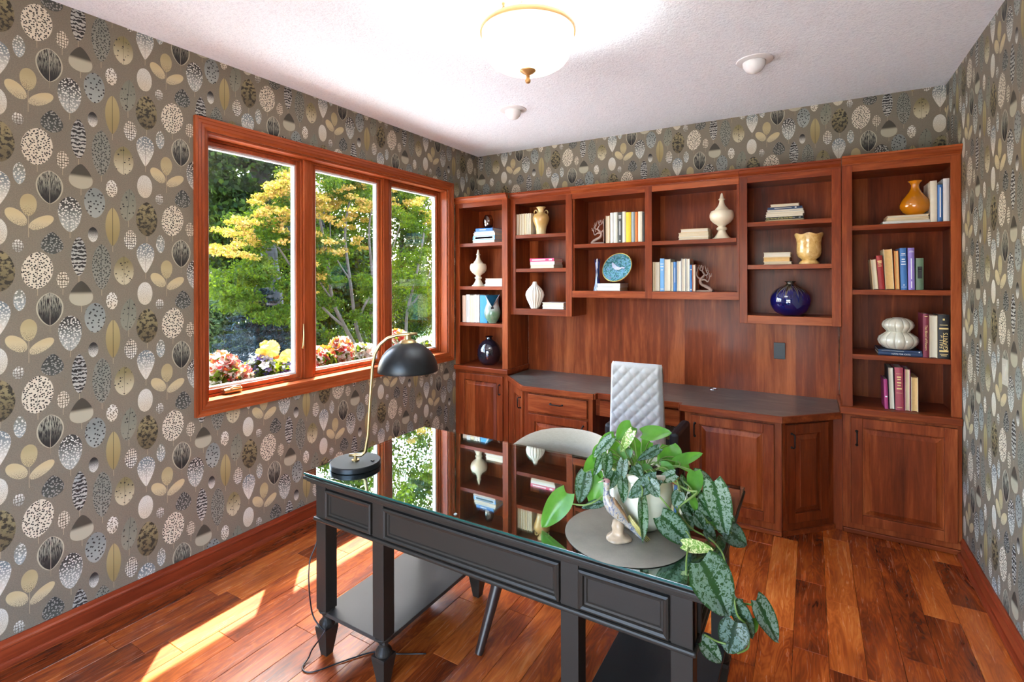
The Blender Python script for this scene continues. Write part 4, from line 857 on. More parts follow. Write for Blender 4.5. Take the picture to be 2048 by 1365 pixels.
lvase('bud_vase', 'slender cobalt blue glass bud vase with fingered rim beside the plate', 'vase', 1195, 8.2, 64, 1.454, YU+.085, [(.001,0),(1,0),(.95,.05),(.66,.2),(.5,.4),(.46,.6),(.52,.76),(.62,.88),(.7,1),(.6,.98),(.5,.84),(.001,.7)], M_CBG, 40, lambda a, s, r, z: (r*(1+.06*math.cos(5*a)), z*(1-.12*(s > .75)*(.5-.5*math.cos(5*a)))))
t_ = NT('honey_glaze'); nz = t_.noise(t_.pos(), 28, 4, .6, 1); vv = t_.voro(t_.pos(), 130)
M_HON = t_.done(t_.bsdf(t_.ramp(nz, [(.3, lin(196,150,80)), (.55, lin(222,184,116)), (.75, lin(236,210,150))]), .2, coat=.6, coatr=.06, normal=t_.bump(vv, .15, .003)))
lvase('scalloped_vase', 'honey-cream glazed footed vase with scalloped rim', 'vase', 1618, 25.5, 62, 1.639, YU+.09, [(.001,0),(.70,0),(.72,.03),(.62,.10),(.48,.13),(.56,.17),(.76,.24),(.86,.36),(.86,.5),(.84,.66),(.88,.82),(.97,.94),(1,1),(.93,1),(.82,.84),(.78,.5),(.6,.25),(.001,.2)], M_HON, 60, lambda a, s, r, z: (r, z*(1-.05*(.5+.5*math.cos(6*a))*(1 if s > .85 else .0))))
t_ = NT('cobalt_drip_glaze'); s3 = t_.n('SeparateXYZ'); t_.set(s3.inputs[0], t_.obj()); ang = t_.math('ARCTAN2', s3.outputs[1], s3.outputs[0])
cmb = t_.n('CombineXYZ'); t_.set(cmb.inputs[0], t_.math('MULTIPLY', ang, 2.6)); dn = t_.noise(cmb.outputs[0], 1.6, 2)
hh = t_.math('ADD', t_.math('MULTIPLY', s3.outputs[2], 4.2), t_.math('MULTIPLY', t_.math('SUBTRACT', dn, .5), 1.5))
M_CBD = t_.done(t_.bsdf(t_.ramp(hh, [(.5, lin(10,14,74)), (.66, lin(18,20,92)), (.74, lin(120,112,92)), (.8, lin(58,46,30)), (1, lin(44,34,26))]), .1, coat=1.0, coatr=.03))
lvase('round_vase', 'squat cobalt blue vase with brown drip glaze and small neck', 'vase', 1580.5, 36.5, 68.5, 1.299, YU+.115, [(.001,0),(.42,0),(.5,.02),(.78,.12),(.96,.3),(1,.44),(.94,.6),(.76,.74),(.5,.83),(.26,.885),(.2,.92),(.2,.96),(.28,.985),(.27,1),(.17,.985),(.001,.88)], M_CBD, 56)
M_ORG = ceramic('amber_orange_glaze', (196,120,14), .12, .9, .15, 12)
lvase('bottle_vase', 'amber orange pear-shaped bottle vase on flat books', 'vase', 1830.5, 25.5, 69, ztopR, YL+.095, [(.001,0),(.42,0),(.5,.02),(.8,.1),(.98,.22),(1,.3),(.9,.42),(.66,.55),(.42,.67),(.28,.78),(.25,.87),(.32,.94),(.46,.99),(.45,1),(.3,.96),(.2,.86),(.001,.7)], M_ORG, 48)
M_GRD = ceramic('pearl_white_glaze', (206,198,180), .16, .8, .06)
lvase('gourd_vase', 'pearl white lobed double-gourd vase on navy books', 'vase', 1795.4, 34, 62, zg, YL+.095, [(.001,0),(.55,0),(.72,.04),(.93,.16),(1,.28),(.93,.4),(.70,.50),(.56,.555),(.62,.61),(.76,.70),(.79,.78),(.72,.88),(.54,.96),(.36,1),(.28,1),(.24,.95),(.001,.9)], M_GRD, 120, lambda a, s, r, z: (r*(.92+.08*abs(math.cos(6*a))**.5), z))
# tree bookends
M_CAST = plain('brown_cast_iron', (150,124,112), .6, .2, 80, bump=.2)
def tree_bookend(label, xplate, w, h, z, y, s):
    t = thing('tree_bookend', label, 'bookend', (xplate, y+.03, z+.0004), 'tree bookends')
    z += .0004
    a, c = sorted((xplate, xplate+s*.004)); BX(a,c,y-.03,y+.07,z,z+h*1.02).build('end_plate', M_CAST, t)
    a, c = sorted((xplate+s*.004, xplate+s*w)); BX(a,c,y-.012,y+.07,z,z+h*.06).build('foot_plate', M_CAST, t)
    def Q(pts): return [(xplate+s*w*u, y, z+h*v) for u, v in pts]
    segs = [([(.97,.02),(.85,.12),(.62,.2),(.38,.27),(.27,.38),(.32,.48),(.45,.56),(.53,.63),(.48,.70),(.40,.78),(.45,.86),(.45,.97)], .10, .025), ([(.30,.46),(.12,.56),(.07,.66),(.11,.78),(.15,.93)], .055, .02), ([(.07,.66),(.03,.76),(.05,.88)], .03, .018), ([(.36,.44),(.55,.45),(.72,.38),(.80,.43),(.85,.53),(.97,.68)], .05, .018),
      ([(.85,.53),(.82,.62),(.84,.70)], .03, .015), ([(.88,.56),(.98,.60)], .025, .015), ([(.53,.63),(.66,.62),(.75,.68),(.80,.80)], .045, .018), ([(.75,.68),(.66,.76),(.62,.86),(.56,.98)], .035, .015), ([(.66,.76),(.74,.82),(.73,.90)], .025, .014), ([(.40,.78),(.26,.82),(.20,.90),(.23,1.0)], .035, .015), ([(.26,.82),(.30,.92),(.33,1.0)], .025, .014), ([(.45,.86),(.36,.92),(.38,1.0)], .025, .014), ([(.66,.62),(.70,.54),(.66,.50)], .025, .015)]
    m = MB()
    for pts, r0, r1 in segs:
        P_ = smooth_path(Q(pts), 4); n = len(P_); m.tube(P_, [max(.0012, (r0+(r1-r0)*i/(n-1))*w*1.15) for i in range(n)], 8)
    m.build('tree', M_CAST, t, smooth=True)
yb_ = YU+.05
xa = on(1210.5, 470, 'y', yb_).x
tree_bookend('brown iron tree bookend on the upper shelf at left of the books', xa-.001, sz(29,yb_,xa), sz(48,yb_,xa), 1.826, yb_, -1)
xa = on(1391, 560, 'y', yb_).x
tree_bookend('brown iron tree bookend on the lower shelf at right of the books', xa+.0015, sz(31,yb_,xa), sz(53,yb_,xa), 1.454, yb_, 1)
# painted plate on a wire stand
zpl = 1.454+.0005+2*sz(7.4, YUb, 1.5)+.003
pc_ = on(1234.5, 535.5, 'y', YU+.10)
nrm = (-FW*.70 + (-RT*.8+UP*.6)*.71).normalized(); maj = (RT*.6+UP*.8); maj = (maj-nrm*maj.dot(nrm)).normalized(); mnr = nrm.cross(maj)
pr_ = sz(32, YU+.10, pc_.x)
pt = thing('decorative_plate', 'round teal-blue relief plate with a bird, gold rimmed, on a wire stand', 'plate', (pc_.x, pc_.y, zpl))
t_ = NT('teal_relief_glaze'); po = t_.pos(); n1 = t_.noise(po, 26, 4, .6, 2.5); n2 = t_.voro(po, 50)
M_PLT = t_.done(t_.bsdf(t_.ramp(t_.math('ADD', n1, t_.math('MULTIPLY', n2, .18)), [(.36, lin(14,46,72)), (.48, lin(22,92,112)), (.56, lin(40,110,92)), (.64, lin(110,176,206)), (.74, lin(24,60,110)), (.85, lin(196,214,214))]), .18, coat=.8, coatr=.05, normal=t_.bump(n1, .8, .01)))
PMt = Matrix((( maj.x, mnr.x, nrm.x, pc_.x),(maj.y, mnr.y, nrm.y, pc_.y),(maj.z, mnr.z, nrm.z, pc_.z),(0,0,0,1)))
MB().lathe([(.001,-.006),(pr_*.55,-.006),(pr_*.97,.004),(pr_*.97,.008),(pr_*.6,-.001),(.001,-.001)], (0,0,0), 48).build('dish', M_PLT, pt, M=PMt, smooth=True, angle=50)
MB().lathe([(pr_*.95,.0045),(pr_*1.0,.003),(pr_*1.01,.007),(pr_*.99,.010),(pr_*.95,.0085),(pr_*.95,.0045)], (0,0,0), 48, caps=False).build('gold_rim', plain('gold_rim',(206,176,96),.3,.05,metal=.7), pt, M=PMt, smooth=True)
PV = PMt.inverted()
def img(u, v): return pc_ + RT*u*pr_ + UP*v*pr_
brd = [(-.30,.52),(-.18,.42),(-.12,.22),(.05,.02),(.3,-.08),(.52,-.22),(.36,-.30),(.1,-.30),(-.14,-.16),(-.28,.06),(-.24,.30),(-.34,.44)]
bp = []
for u, v in brd: bp.append((u*.6+v*.8, -(u*.8-v*.6)*-1.0))
vs = [(a*pr_*.92, c_*pr_*.92, .0035+.004*(1 if k else 0)) for k in (0,1) for a, c_ in bp]
n = len(bp); MB().add(vs, [tuple(range(n,2*n))]+[(i,(i+1)%n,n+(i+1)%n,n+i) for i in range(n)]).build('bird_relief', ceramic('bird_relief_glaze',(176,184,206),.2,.8,.5,60), pt, M=PMt)
low = pc_-maj*0+UP*0
bot = pc_ - UP*(pr_*.98)
st_ = MB()
zb_ = zpl
for s in (-1, 1):
    fx = Vector((pc_.x, pc_.y, zb_))+RT*s*pr_*.42
    st_.tube([fx-FW*.035+UP*.016, fx-FW*.034+UP*.002, fx-FW*.01+UP*.001, fx+FW*.035+UP*.001, fx+FW*.012+UP*.05], .0016, 6)
st_.tube([Vector((pc_.x,pc_.y,zb_))-RT*pr_*.42+UP*.002-FW*.01, Vector((pc_.x,pc_.y,zb_))+RT*pr_*.42+UP*.002-FW*.01], .0016, 6)
st_.build('wire_stand', M_IRON, pt, smooth=True)
# ------------------------------------------------------------------ placemat, potted vine, bird figurine on the desk
mc = Vector((2.305, 1.545, 0))
a_ = on(1143, 1052, 'z', DZ+.003); c_ = on(1262, 1121, 'z', DZ+.003)
mr = .187
mc = Vector((a_.x+mr*.88, a_.y+mr*.22, 0))
t_ = NT('pewter_placemat'); n1 = t_.noise(t_.pos(), 16, 4, .6); n2 = t_.noise(t_.pos(), 300, 2)
M_MAT = t_.done(t_.bsdf(t_.mix(t_.math('ADD', t_.math('MULTIPLY', n1, .7), t_.math('MULTIPLY', n2, .3)), lin(104,99,89), lin(146,138,125)), .5, metal=.25))
pm = MB().lathe([(.001,0),(mr-.002,0),(mr,.0015),(mr-.002,.003),(.001,.003)], (mc.x,mc.y,DZ+.0002), 64).build('placemat', M_MAT, loc=(mc.x,mc.y,DZ), smooth=True, angle=40)
tag(pm, 'round pewter-grey placemat under the potted vine', 'placemat')
ZM = DZ+.0034
pb = on(1290, 1066, 'z', ZM)                       # front foot of the pot
pdist = (pb-CAM).dot(FW)
PR = .100
pcx = pb + (FW*.062); POT = Vector((pcx.x, pcx.y, ZM))
potd = (POT-CAM).dot(FW)
pl = thing('potted_vine', 'trailing satin pothos with silver-blotched leaves in a cream pot', 'potted plant', POT)
M_POT = ceramic('cream_pot_glaze', (214,208,190), .25, .5, .06)
MB().lathe([(.001,0),(.060,0),(.066,.004),(.088,.04),(.101,.085),(.103,.115),(.099,.148),(.096,.160),(.104,.166),(.106,.178),(.103,.186),(.094,.187),(.090,.170),(.001,.165)], POT, 48).build('pot', M_POT, pl, smooth=True, angle=50)
MB().lathe([(.089,.150),(.089,.166),(.06,.170),(.001,.172)], POT, 32, lambda a, s, r, z: (r, z+.004*math.sin(7*a)*s)).build('soil', plain('potting_soil',(52,34,24),.95,.5,120,bump=.8), pl)
def leaf_mat():
    t = NT('satin_vine_leaf'); uvn = t.n('UVMap'); uvn.uv_map = 'UVMap'; sp = t.n('SeparateXYZ'); t.set(sp.inputs[0], uvn.outputs[0])
    r = t.n('ObjectInfo').outputs['Random']
    n = t.noise(t.pos(), 120, 4, .62, 1.0); u = t.math('ABSOLUTE', t.math('SUBTRACT', sp.outputs[0], .5))
    thr = t.math('ADD', n, t.math('ADD', t.math('MULTIPLY', t.step(u, .0, .13), .22), t.math('MULTIPLY', t.step(u, .40, .5), -.16)))
    m = t.step(thr, .665, .70)
    back = t.n('NewGeometry').outputs['Backfacing']
    g = t.mix(r, lin(24,50,32), lin(40,80,38)); s = t.mix(r, lin(98,122,110), lin(142,162,140))
    top = t.mix(m, g, s); und = t.mix(t.noise(t.pos(), 60, 2), lin(92,150,48), lin(126,180,70))
    col = t.mix(back, top, und)
    d = t.bsdf(col, .38, spec=.4); tr = t.n('BsdfTranslucent'); t.set(tr.inputs[0], t.mix(.5, col, lin(120,190,50)))
    mx = t.n('MixShader'); mx.inputs[0].default_value = .22; t.t.links.new(d, mx.inputs[1]); t.t.links.new(tr.outputs[0], mx.inputs[2])
    return t.done(mx.outputs[0])
M_LEAF = leaf_mat()
t_ = NT('fresh_green_leaf'); cc = t_.mix(t_.noise(t_.pos(), 70, 3), lin(62,116,38), lin(104,160,60)); d_ = t_.bsdf(cc, .35); tr_ = t_.n('BsdfTranslucent'); t_.set(tr_.inputs[0], lin(130,200,60))
mx_ = t_.n('MixShader'); mx_.inputs[0].default_value = .3; t_.t.links.new(d_, mx_.inputs[1]); t_.t.links.new(tr_.outputs[0], mx_.inputs[2]); M_LGRN = t_.done(mx_.outputs[0])
t_ = NT('pale_variegated_leaf'); mk = t_.step(t_.noise(t_.pos(), 140, 3, .6, 1), .5, .56); M_LYEL = t_.done(t_.bsdf(t_.mix(mk, lin(112,146,60), lin(206,208,150)), .4))
M_STEM = plain('vine_stem', (104,128,58), .5, .2)
def leaf_geo(base, tip, width, nrm, fold=.25, droop=.12, twist=0):
    ax = tip-base; L = ax.length; ax.normalize(); n = nrm-ax*nrm.dot(ax); n = n.normalized() if n.length > 1e-4 else ax.orthogonal().normalized(); sd = ax.cross(n)
    nu, nv = 12, 8; vs = []; fs = []; uvs = []
    for i in range(nu+1):
        t = i/nu; hw = (width/2)*(math.sin(PI*min(1,t*.94+.03)**.62)**.75) if t < 1 else 0
        if t == 0: hw = width*.28
        for j in range(nv+1):
            s = j/nv*2-1
            lobe = -.11*L*(1-t)**3*abs(s)**1.5
            p = base + ax*(t*L+lobe) + sd*(s*hw) + n*(fold*abs(s)*hw - droop*L*(t*t) + .02*L*math.sin(7*t+3*s))
            vs.append(p); uvs.append((j/nv, t))
    for i in range(nu):
        for j in range(nv): k = i*(nv+1)+j; fs.append((k, k+1, k+nv+2, k+nv+1))
    return vs, fs, uvs
random.seed(3)
Zx = lambda v: 1060+v/2.677
Zy = lambda v: 820+v/2.677
R0 = potd
# base x,y  tip x,y  width (enlarged-view units), kind s/g/y, distance along the view from the lens
LF = [(545,88,462,160,92,'g',.03),(603,128,760,125,82,'g',.02),(548,112,482,232,50,'y',-.01),(450,140,362,195,62,'g',.05),(440,150,342,255,62,'s',0),(388,240,345,355,50,'s',-.02),(412,235,405,365,66,'s',-.05),(345,255,288,385,72,'g',.02),(298,336,262,505,86,'s',-.03),(380,370,325,515,112,'g',-.02),(392,498,275,525,46,'s',-.04),
 (196,480,62,668,118,'g',-.02),(502,270,478,415,58,'s',-.09),(492,362,506,505,62,'d',-.095),(678,368,524,470,92,'s',-.12),(598,312,674,348,58,'g',-.02),(596,470,602,712,66,'s',-.135),(692,205,574,272,50,'s',-.02),(745,190,762,315,112,'g',.04),(778,280,927,232,56,'g',.0),(778,345,676,385,60,'s',-.09),(882,330,880,468,82,'g',-.06),(882,340,992,408,72,'s',-.05),
 (982,385,1048,680,132,'s',-.10),(1042,640,1168,724,118,'d',-.10),(700,566,872,735,128,'d',-.15),(818,722,984,752,66,'y',-.20),(918,812,1062,1108,222,'s',-.36),(1102,1038,1192,1228,92,'d',-.26),(1212,1018,1332,1250,122,'s',-.25),(1104,1138,1058,1315,146,'s',-.28),(918,1238,1032,1356,96,'d',-.27),(868,474,892,545,42,'g',-.11),(1198,1118,1206,1198,42,'g',-.24),
 (540,168,604,232,70,'g',.05),(484,180,428,295,92,'g',.04),(790,258,852,332,60,'g',.03),(800,368,842,472,72,'d',-.07),(900,520,962,645,84,'d',-.08),(830,488,884,596,84,'d',-.07),(520,200,470,300,80,'g',.02),(720,230,690,300,60,'g',.05),(640,170,590,220,60,'g',.06),(1060,560,1010,660,90,'d',-.06),(940,430,1000,500,80,'d',-.05),(430,300,470,360,70,'g',.0),(1110,1010,1050,1110,80,'d',-.24),(860,440,930,500,80,'d',-.05),(900,470,960,570,80,'d',-.09),(990,560,940,660,80,'g',-.07),(820,560,870,650,70,'d',-.10),(560,250,620,300,70,'g',.05),(380,200,350,300,70,'g',.03),(960,500,1010,600,90,'s',-.07),(880,560,940,640,80,'s',-.11),(1020,470,1070,560,80,'d',-.04),(800,440,770,520,70,'s',-.12),(930,640,1000,700,80,'d',-.13),(560,330,540,400,60,'d',-.07),(450,330,420,430,70,'s',-.06),(560,300,600,370,60,'s',-.10),(640,380,690,470,70,'s',-.13),(700,300,780,330,60,'g',-.03),(360,330,330,430,70,'g',-.01)]
ctr = POT+UP*.178
for (bx_, by_, tx_, ty_, wd, kind, dd) in LF:
    dist = R0+dd; b3 = deep(Zx(bx_), Zy(by_), dist); t3 = deep(Zx(tx_), Zy(ty_), dist+random.uniform(-.02,.01))
    wv = wd/2.677/F_PX*dist*1.06
    nr = (-FW*.75+UP*.55+RT*random.uniform(-.35,.35)+UP*random.uniform(-.2,.2)).normalized()
    flip = kind == 'g' and False
    vs, fs, uvs = leaf_geo(b3, t3, wv, nr, random.uniform(.12,.4), random.uniform(-.06,.10))
    lo = min(v.z for v in vs)
    if b3.x < DX2-.01 and lo < DZ+.004 and b3.y > DY1-.02 and min((v-CAM).dot(FW) for v in vs) > 1.20 and b3.x < 2.5:
        for v in vs: v += UP*max(0, (DZ+.004-lo))
    mb = MB(); mb.v = [tuple(v) for v in vs]; mb.f = fs
    mat = {'s': M_LEAF, 'd': M_LEAF, 'g': M_LGRN, 'y': M_LYEL}[kind]
    o = mb.build('leaf', mat, pl, smooth=True)
    L_ = o.data.uv_layers.new(name='UVMap'); idx = [l.vertex_index for l in o.data.loops]
    L_.data.foreach_set('uv', np.array([uvs[i] for i in idx], dtype=np.float32).ravel())
    # petiole back to the nearest trailing stem or the pot
    if by_ < 420 and bx_ < 900:
        root = ctr + (b3-ctr)*.18; root.z = ctr.z-.012
        h_ = root.copy()+ (b3-root)*.55 + UP*.02
        MB().tube(smooth_path([root, h_, b3], 5), .0019, 6).build('petiole', M_STEM, pl, smooth=True)
def vine(pts, r=.0026):
    P_ = [deep(Zx(a), Zy(c2), R0+d2) for a, c2, d2 in pts]; MB().tube(smooth_path(P_, 6), r, 8).build('stem', M_STEM, pl, smooth=True)
vine([(700,350,-.02),(760,330,-.06),(800,430,-.10),(760,470,-.11),(800,560,-.12),(870,640,-.13),(960,690,-.14),(1030,770,-.20),(1060,900,-.26),(1090,1000,-.26),(1110,1100,-.27),(1160,1160,-.27),(1170,1270,-.27),(1110,1305,-.28)])
vine([(640,400,-.07),(690,460,-.115),(740,520,-.13),(800,600,-.14),(860,690,-.16),(850,730,-.20),(838,800,-.24),(836,900,-.27),(838,960,-.28)])
vine([(730,360,-.05),(840,430,-.10),(895,440,-.12),(850,480,-.125),(800,520,-.12),(790,570,-.12),(830,595,-.13)], .0032)
vine([(760,340,-.03),(860,420,-.08),(920,560,-.10),(1000,640,-.10),(1080,660,-.10)])
vine([(1100,1040,-.26),(1150,1040,-.25),(1215,1050,-.25)]); vine([(935,1205,-.27),(1000,1240,-.27),(1050,1255,-.28)]); vine([(500,330,-.03),(440,300,-.04),(400,250,-.05)]); vine([(560,360,-.05),(600,420,-.13),(596,480,-.135)]); vine([(480,350,-.03),(390,460,-.05),(300,510,-.05),(200,500,-.02)]); vine([(720,330,-.03),(800,300,-.01),(790,275,0)])
# bird figurine
bb = on(1237, 1078, 'z', ZM); bd = (bb-CAM).dot(FW)
Bx = lambda v: 1190+v/6.826
By = lambda v: 930+v/6.826
def bp3(u, v, off=0): return deep(Bx(u), By(v), bd+off)
bt = thing('bird_figurine', 'glazed ceramic long-tailed bird figurine perched on a stump', 'figurine', (bb.x, bb.y, ZM))
t_ = NT('bird_glaze'); n1 = t_.noise(t_.pos(), 70, 4, .6, 1.5); n2 = t_.noise(t_.vmap(t_.pos(), (160,160,60)), 1, 3)
M_BIRD = t_.done(t_.bsdf(t_.ramp(t_.math('ADD', t_.math('MULTIPLY', n1, .7), t_.math('MULTIPLY', n2, .3)), [(.3, lin(44,52,84)), (.42, lin(98,104,124)), (.5, lin(158,154,150)), (.58, lin(176,162,140)), (.66, lin(112,84,58)), (.78, lin(60,46,42))]), .22, coat=.7, coatr=.06))
def skinned(name, nodes, edges, mat, parent, sub=2, root=0):
    me = bpy.data.meshes.new(name); inv = WM[parent.name].inverted()
    me.from_pydata([tuple(inv @ Vector(n_[0])) for n_ in nodes], edges, []); me.materials.append(mat)
    o = bpy.data.objects.new(name, me); COL.objects.link(o); o.parent = parent; WM[o.name] = WM[parent.name]
    o.modifiers.new('skin', 'SKIN'); sk = me.skin_vertices[0].data
    for i, n_ in enumerate(nodes): sk[i].radius = n_[1] if isinstance(n_[1], tuple) else (n_[1], n_[1])
    sk[root].use_root = True
    s_ = o.modifiers.new('sub', 'SUBSURF'); s_.levels = sub; s_.render_levels = sub
    me.polygons.foreach_set('use_smooth', [True]*len(me.polygons)); o.modifiers['skin'].use_smooth_shade = True
    return o
k_ = 1.55/6.826/F_PX*bd
path = [(150,198,10),(156,218,36),(160,250,47),(158,300,41),(156,360,40),(160,425,52),(186,495,80),(236,562,100),(300,632,101),(360,702,80),(420,768,54),(500,850,46),(600,950,38),(720,1075,26),(800,1162,6)]
bpts = smooth_path([bp3(u, v, -.010*i/14) for i, (u, v, r) in enumerate(path)], 4)
brad = [float(x) for x in np.interp(np.linspace(0, len(path)-1, len(bpts)), range(len(path)), [r/6.826/F_PX*bd for _, _, r in path])]
MB().tube(bpts, brad, 20).build('body', M_BIRD, bt, smooth=True)
k_ = 1/6.826/F_PX*bd
M_BK = plain('bird_beak_glaze', (190,180,150), .3)
MB().tube([bp3(112,222,-.004), bp3(45,240,-.006)], [.0028,.0008], 8).build('beak', M_BK, bt, smooth=True)
MB().ball(bp3(128,226,-.0085), .0022, 10, 6).build('eye', M_BLACKP, bt, smooth=True)
MB().ball(bp3(160,222), 49*k_, 16, 10, (1.02,1.02,.62)).build('crown', plain('pink_crown_glaze',(168,122,118),.25,.2), bt, smooth=True)
wg = MB()
for i in range(7):
    u0, v0 = 215+i*20, 480+i*26; wg.tube([bp3(u0+35,v0-30,-.018), bp3(u0+70,v0+50,-.023), bp3(u0+130,v0+160,-.019)], [.0034,.0050,.0012], 8)
wg.build('wing', plain('bird_wing_glaze',(126,96,66),.3,.4,90), bt, smooth=True)
tl_ = MB()
for i in range(4): tl_.tube([bp3(420+i*14,740-i*16,-.010), bp3(560+i*10,900-i*14,-.014), bp3(700+i*18,1060-i*10,-.018)], [.003,.0035,.001], 8)
tl_.build('tail_feathers', plain('bird_tail_glaze',(176,160,96),.3,.3,60), bt, smooth=True)
MB().lathe([(.001,0),(.036,0),(.038,.004),(.034,.010),(.020,.014),(.017,.024),(.019,.036),(.017,.052),(.001,.060)], (bb.x,bb.y,ZM+.0002), 24, lambda a, s, r, z: (r*(1+.10*math.sin(3*a+s*6)), z)).build('stump_base', plain('stump_glaze',(176,152,126),.3,.35,50), bt, smooth=True)
# ------------------------------------------------------------------ garden outside the window
GZ = -.45
def leafy(name, stops, transl=.35, rough=.7):
    t = NT(name); g = t.n('NewGeometry'); r = g.outputs['Random Per Island']
    c = t.ramp(r, stops); d = t.bsdf(c, rough, spec=.08); tr = t.n('BsdfTranslucent'); t.set(tr.inputs[0], t.mix(.35, c, lin(150,176,30)))
    mx = t.n('MixShader'); mx.inputs[0].default_value = transl; t.t.links.new(d, mx.inputs[1]); t.t.links.new(tr.outputs[0], mx.inputs[2])
    return t.done(mx.outputs[0])
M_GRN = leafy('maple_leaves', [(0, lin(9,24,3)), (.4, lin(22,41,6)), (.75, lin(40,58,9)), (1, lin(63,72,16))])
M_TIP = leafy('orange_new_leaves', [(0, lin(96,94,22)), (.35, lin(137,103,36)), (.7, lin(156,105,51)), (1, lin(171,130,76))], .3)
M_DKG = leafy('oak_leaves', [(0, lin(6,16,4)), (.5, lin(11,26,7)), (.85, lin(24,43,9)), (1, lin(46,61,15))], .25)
M_PAL = leafy('hedge_leaves', [(0, lin(24,37,20)), (.5, lin(43,57,32)), (1, lin(82,90,58))], .2)
M_SPR = leafy('blue_spruce_needles', [(0, lin(17,23,27)), (.5, lin(28,39,45)), (1, lin(56,68,74))], .05)
M_BARK = plain('bark', (74,60,50), .9, .4, 14, bump=.7); M_BARKD = plain('dark_bark', (36,31,27), .9, .4, 14, bump=.7)
def leaf_cloud(cents, n, size, spread, r_, flat=.6, up=.5, aspect=.62):
    """n leaf blades scattered around clump centres; each blade a folded diamond (two triangles x2)"""
    C = cents[r_.integers(0, len(cents), n)]; d = r_.normal(size=(n,3)); d /= np.linalg.norm(d, axis=1)[:,None]; rad = spread*r_.random(n)**.5
    P = C + d*rad[:,None]*np.array([1,1,flat])
    nn = r_.normal(size=(n,3)) + np.array([.25,-.1,up]); nn /= np.linalg.norm(nn, axis=1)[:,None]
    a = np.cross(nn, r_.normal(size=(n,3))); a /= np.linalg.norm(a, axis=1)[:,None]; b_ = np.cross(nn, a)
    s = (size*(.65+.7*r_.random(n)))[:,None]
    v0 = P - a*s*.5; v1 = P + b_*s*aspect*.5 + nn*s*.08; v2 = P + a*s*.5; v3 = P - b_*s*aspect*.5 + nn*s*.08
    V = np.stack([v0,v1,v2,v3], 1).reshape(-1,3); F_ = np.arange(n*4).reshape(-1,4)
    return V, F_
def np_mesh(name, V, F_, mat, parent):
    me = bpy.data.meshes.new(name); V = V - np.array(WM[parent.name].translation); nv, nf = len(V), len(F_)
    me.vertices.add(nv); me.vertices.foreach_set('co', V.astype(np.float32).ravel())
    me.loops.add(nf*4); me.loops.foreach_set('vertex_index', F_.astype(np.int32).ravel())
    me.polygons.add(nf); me.polygons.foreach_set('loop_start', np.arange(0,nf*4,4,dtype=np.int32)); me.polygons.foreach_set('loop_total', np.full(nf,4,dtype=np.int32))
    me.update(); me.validate(); me.materials.append(mat)
    o = bpy.data.objects.new(name, me); COL.objects.link(o); o.parent = parent; WM[o.name] = WM[parent.name]; return o
def wp(px, py, x): return on(px, py, 'x', x)      # a point seen through the window on the plane x
def clumps(pxs, x0, x1, n, r_):
    """clump centres inside a screen-measured polygon band, at depths between x0 and x1"""
    out = []
    for _ in range(n):
        (px, py, w, h) = pxs[r_.integers(0, len(pxs))]; x = r_.uniform(x0, x1); p = wp(px+r_.normal()*w, py+r_.normal()*h, x); out.append((p.x,p.y,p.z))
    return np.array(out)
def trunk(parent, pts, r0, r1, mat=None, name='branch'):
    P_ = smooth_path(pts, 4); n = len(P_); MB().tube(P_, [r0+(r1-r0)*i/(n-1) for i in range(n)], 8).build(name, mat or M_BARK, parent, smooth=True)
r_ = np.random.default_rng(21)
# oak: big dark limbs across the upper left pane
ok = wp(560, 560, -9.5); t = thing('oak_tree', 'large dark oak with spreading limbs behind the upper left pane', 'tree', (ok.x, ok.y, GZ))
X = -9.5
trunk(t, [(ok.x,ok.y,GZ), wp(540,520,X), wp(520,450,X), wp(500,410,X), wp(470,385,X), wp(440,365,X), wp(405,340,X)], .22, .10, M_BARKD, 'limb')
trunk(t, [wp(540,520,X), wp(530,400,X), wp(515,350,X), wp(500,330,X), wp(470,322,X), wp(440,300,X)], .20, .09, M_BARKD, 'limb')
trunk(t, [wp(530,420,X), wp(528,360,X), wp(535,320,X), wp(545,280,X)], .16, .10, M_BARKD, 'limb'); trunk(t, [wp(575,500,X), wp(572,380,X), wp(570,310,X), wp(572,270,X)], .20, .14, M_BARKD, 'limb')
trunk(t, [wp(455,372,X), wp(448,330,X), wp(450,300,X), wp(445,270,X)], .09, .05, M_BARKD, 'limb')
cl = clumps([(430,300,20,14),(470,300,25,12),(520,310,25,14),(560,330,20,20),(430,360,15,12),(520,380,25,16),(450,410,25,14),(430,430,15,15),(480,440,20,14),(585,300,12,14),(430,200,40,40),(500,180,50,50),(570,200,40,40),(450,60,60,60),(540,40,60,70),(500,-80,80,70),(580,-100,80,70)], -10.6, -8.6, 110, r_)
V, F_ = leaf_cloud(cl, 23000, .15, .62, r_); np_mesh('foliage', V, F_, M_DKG, t)
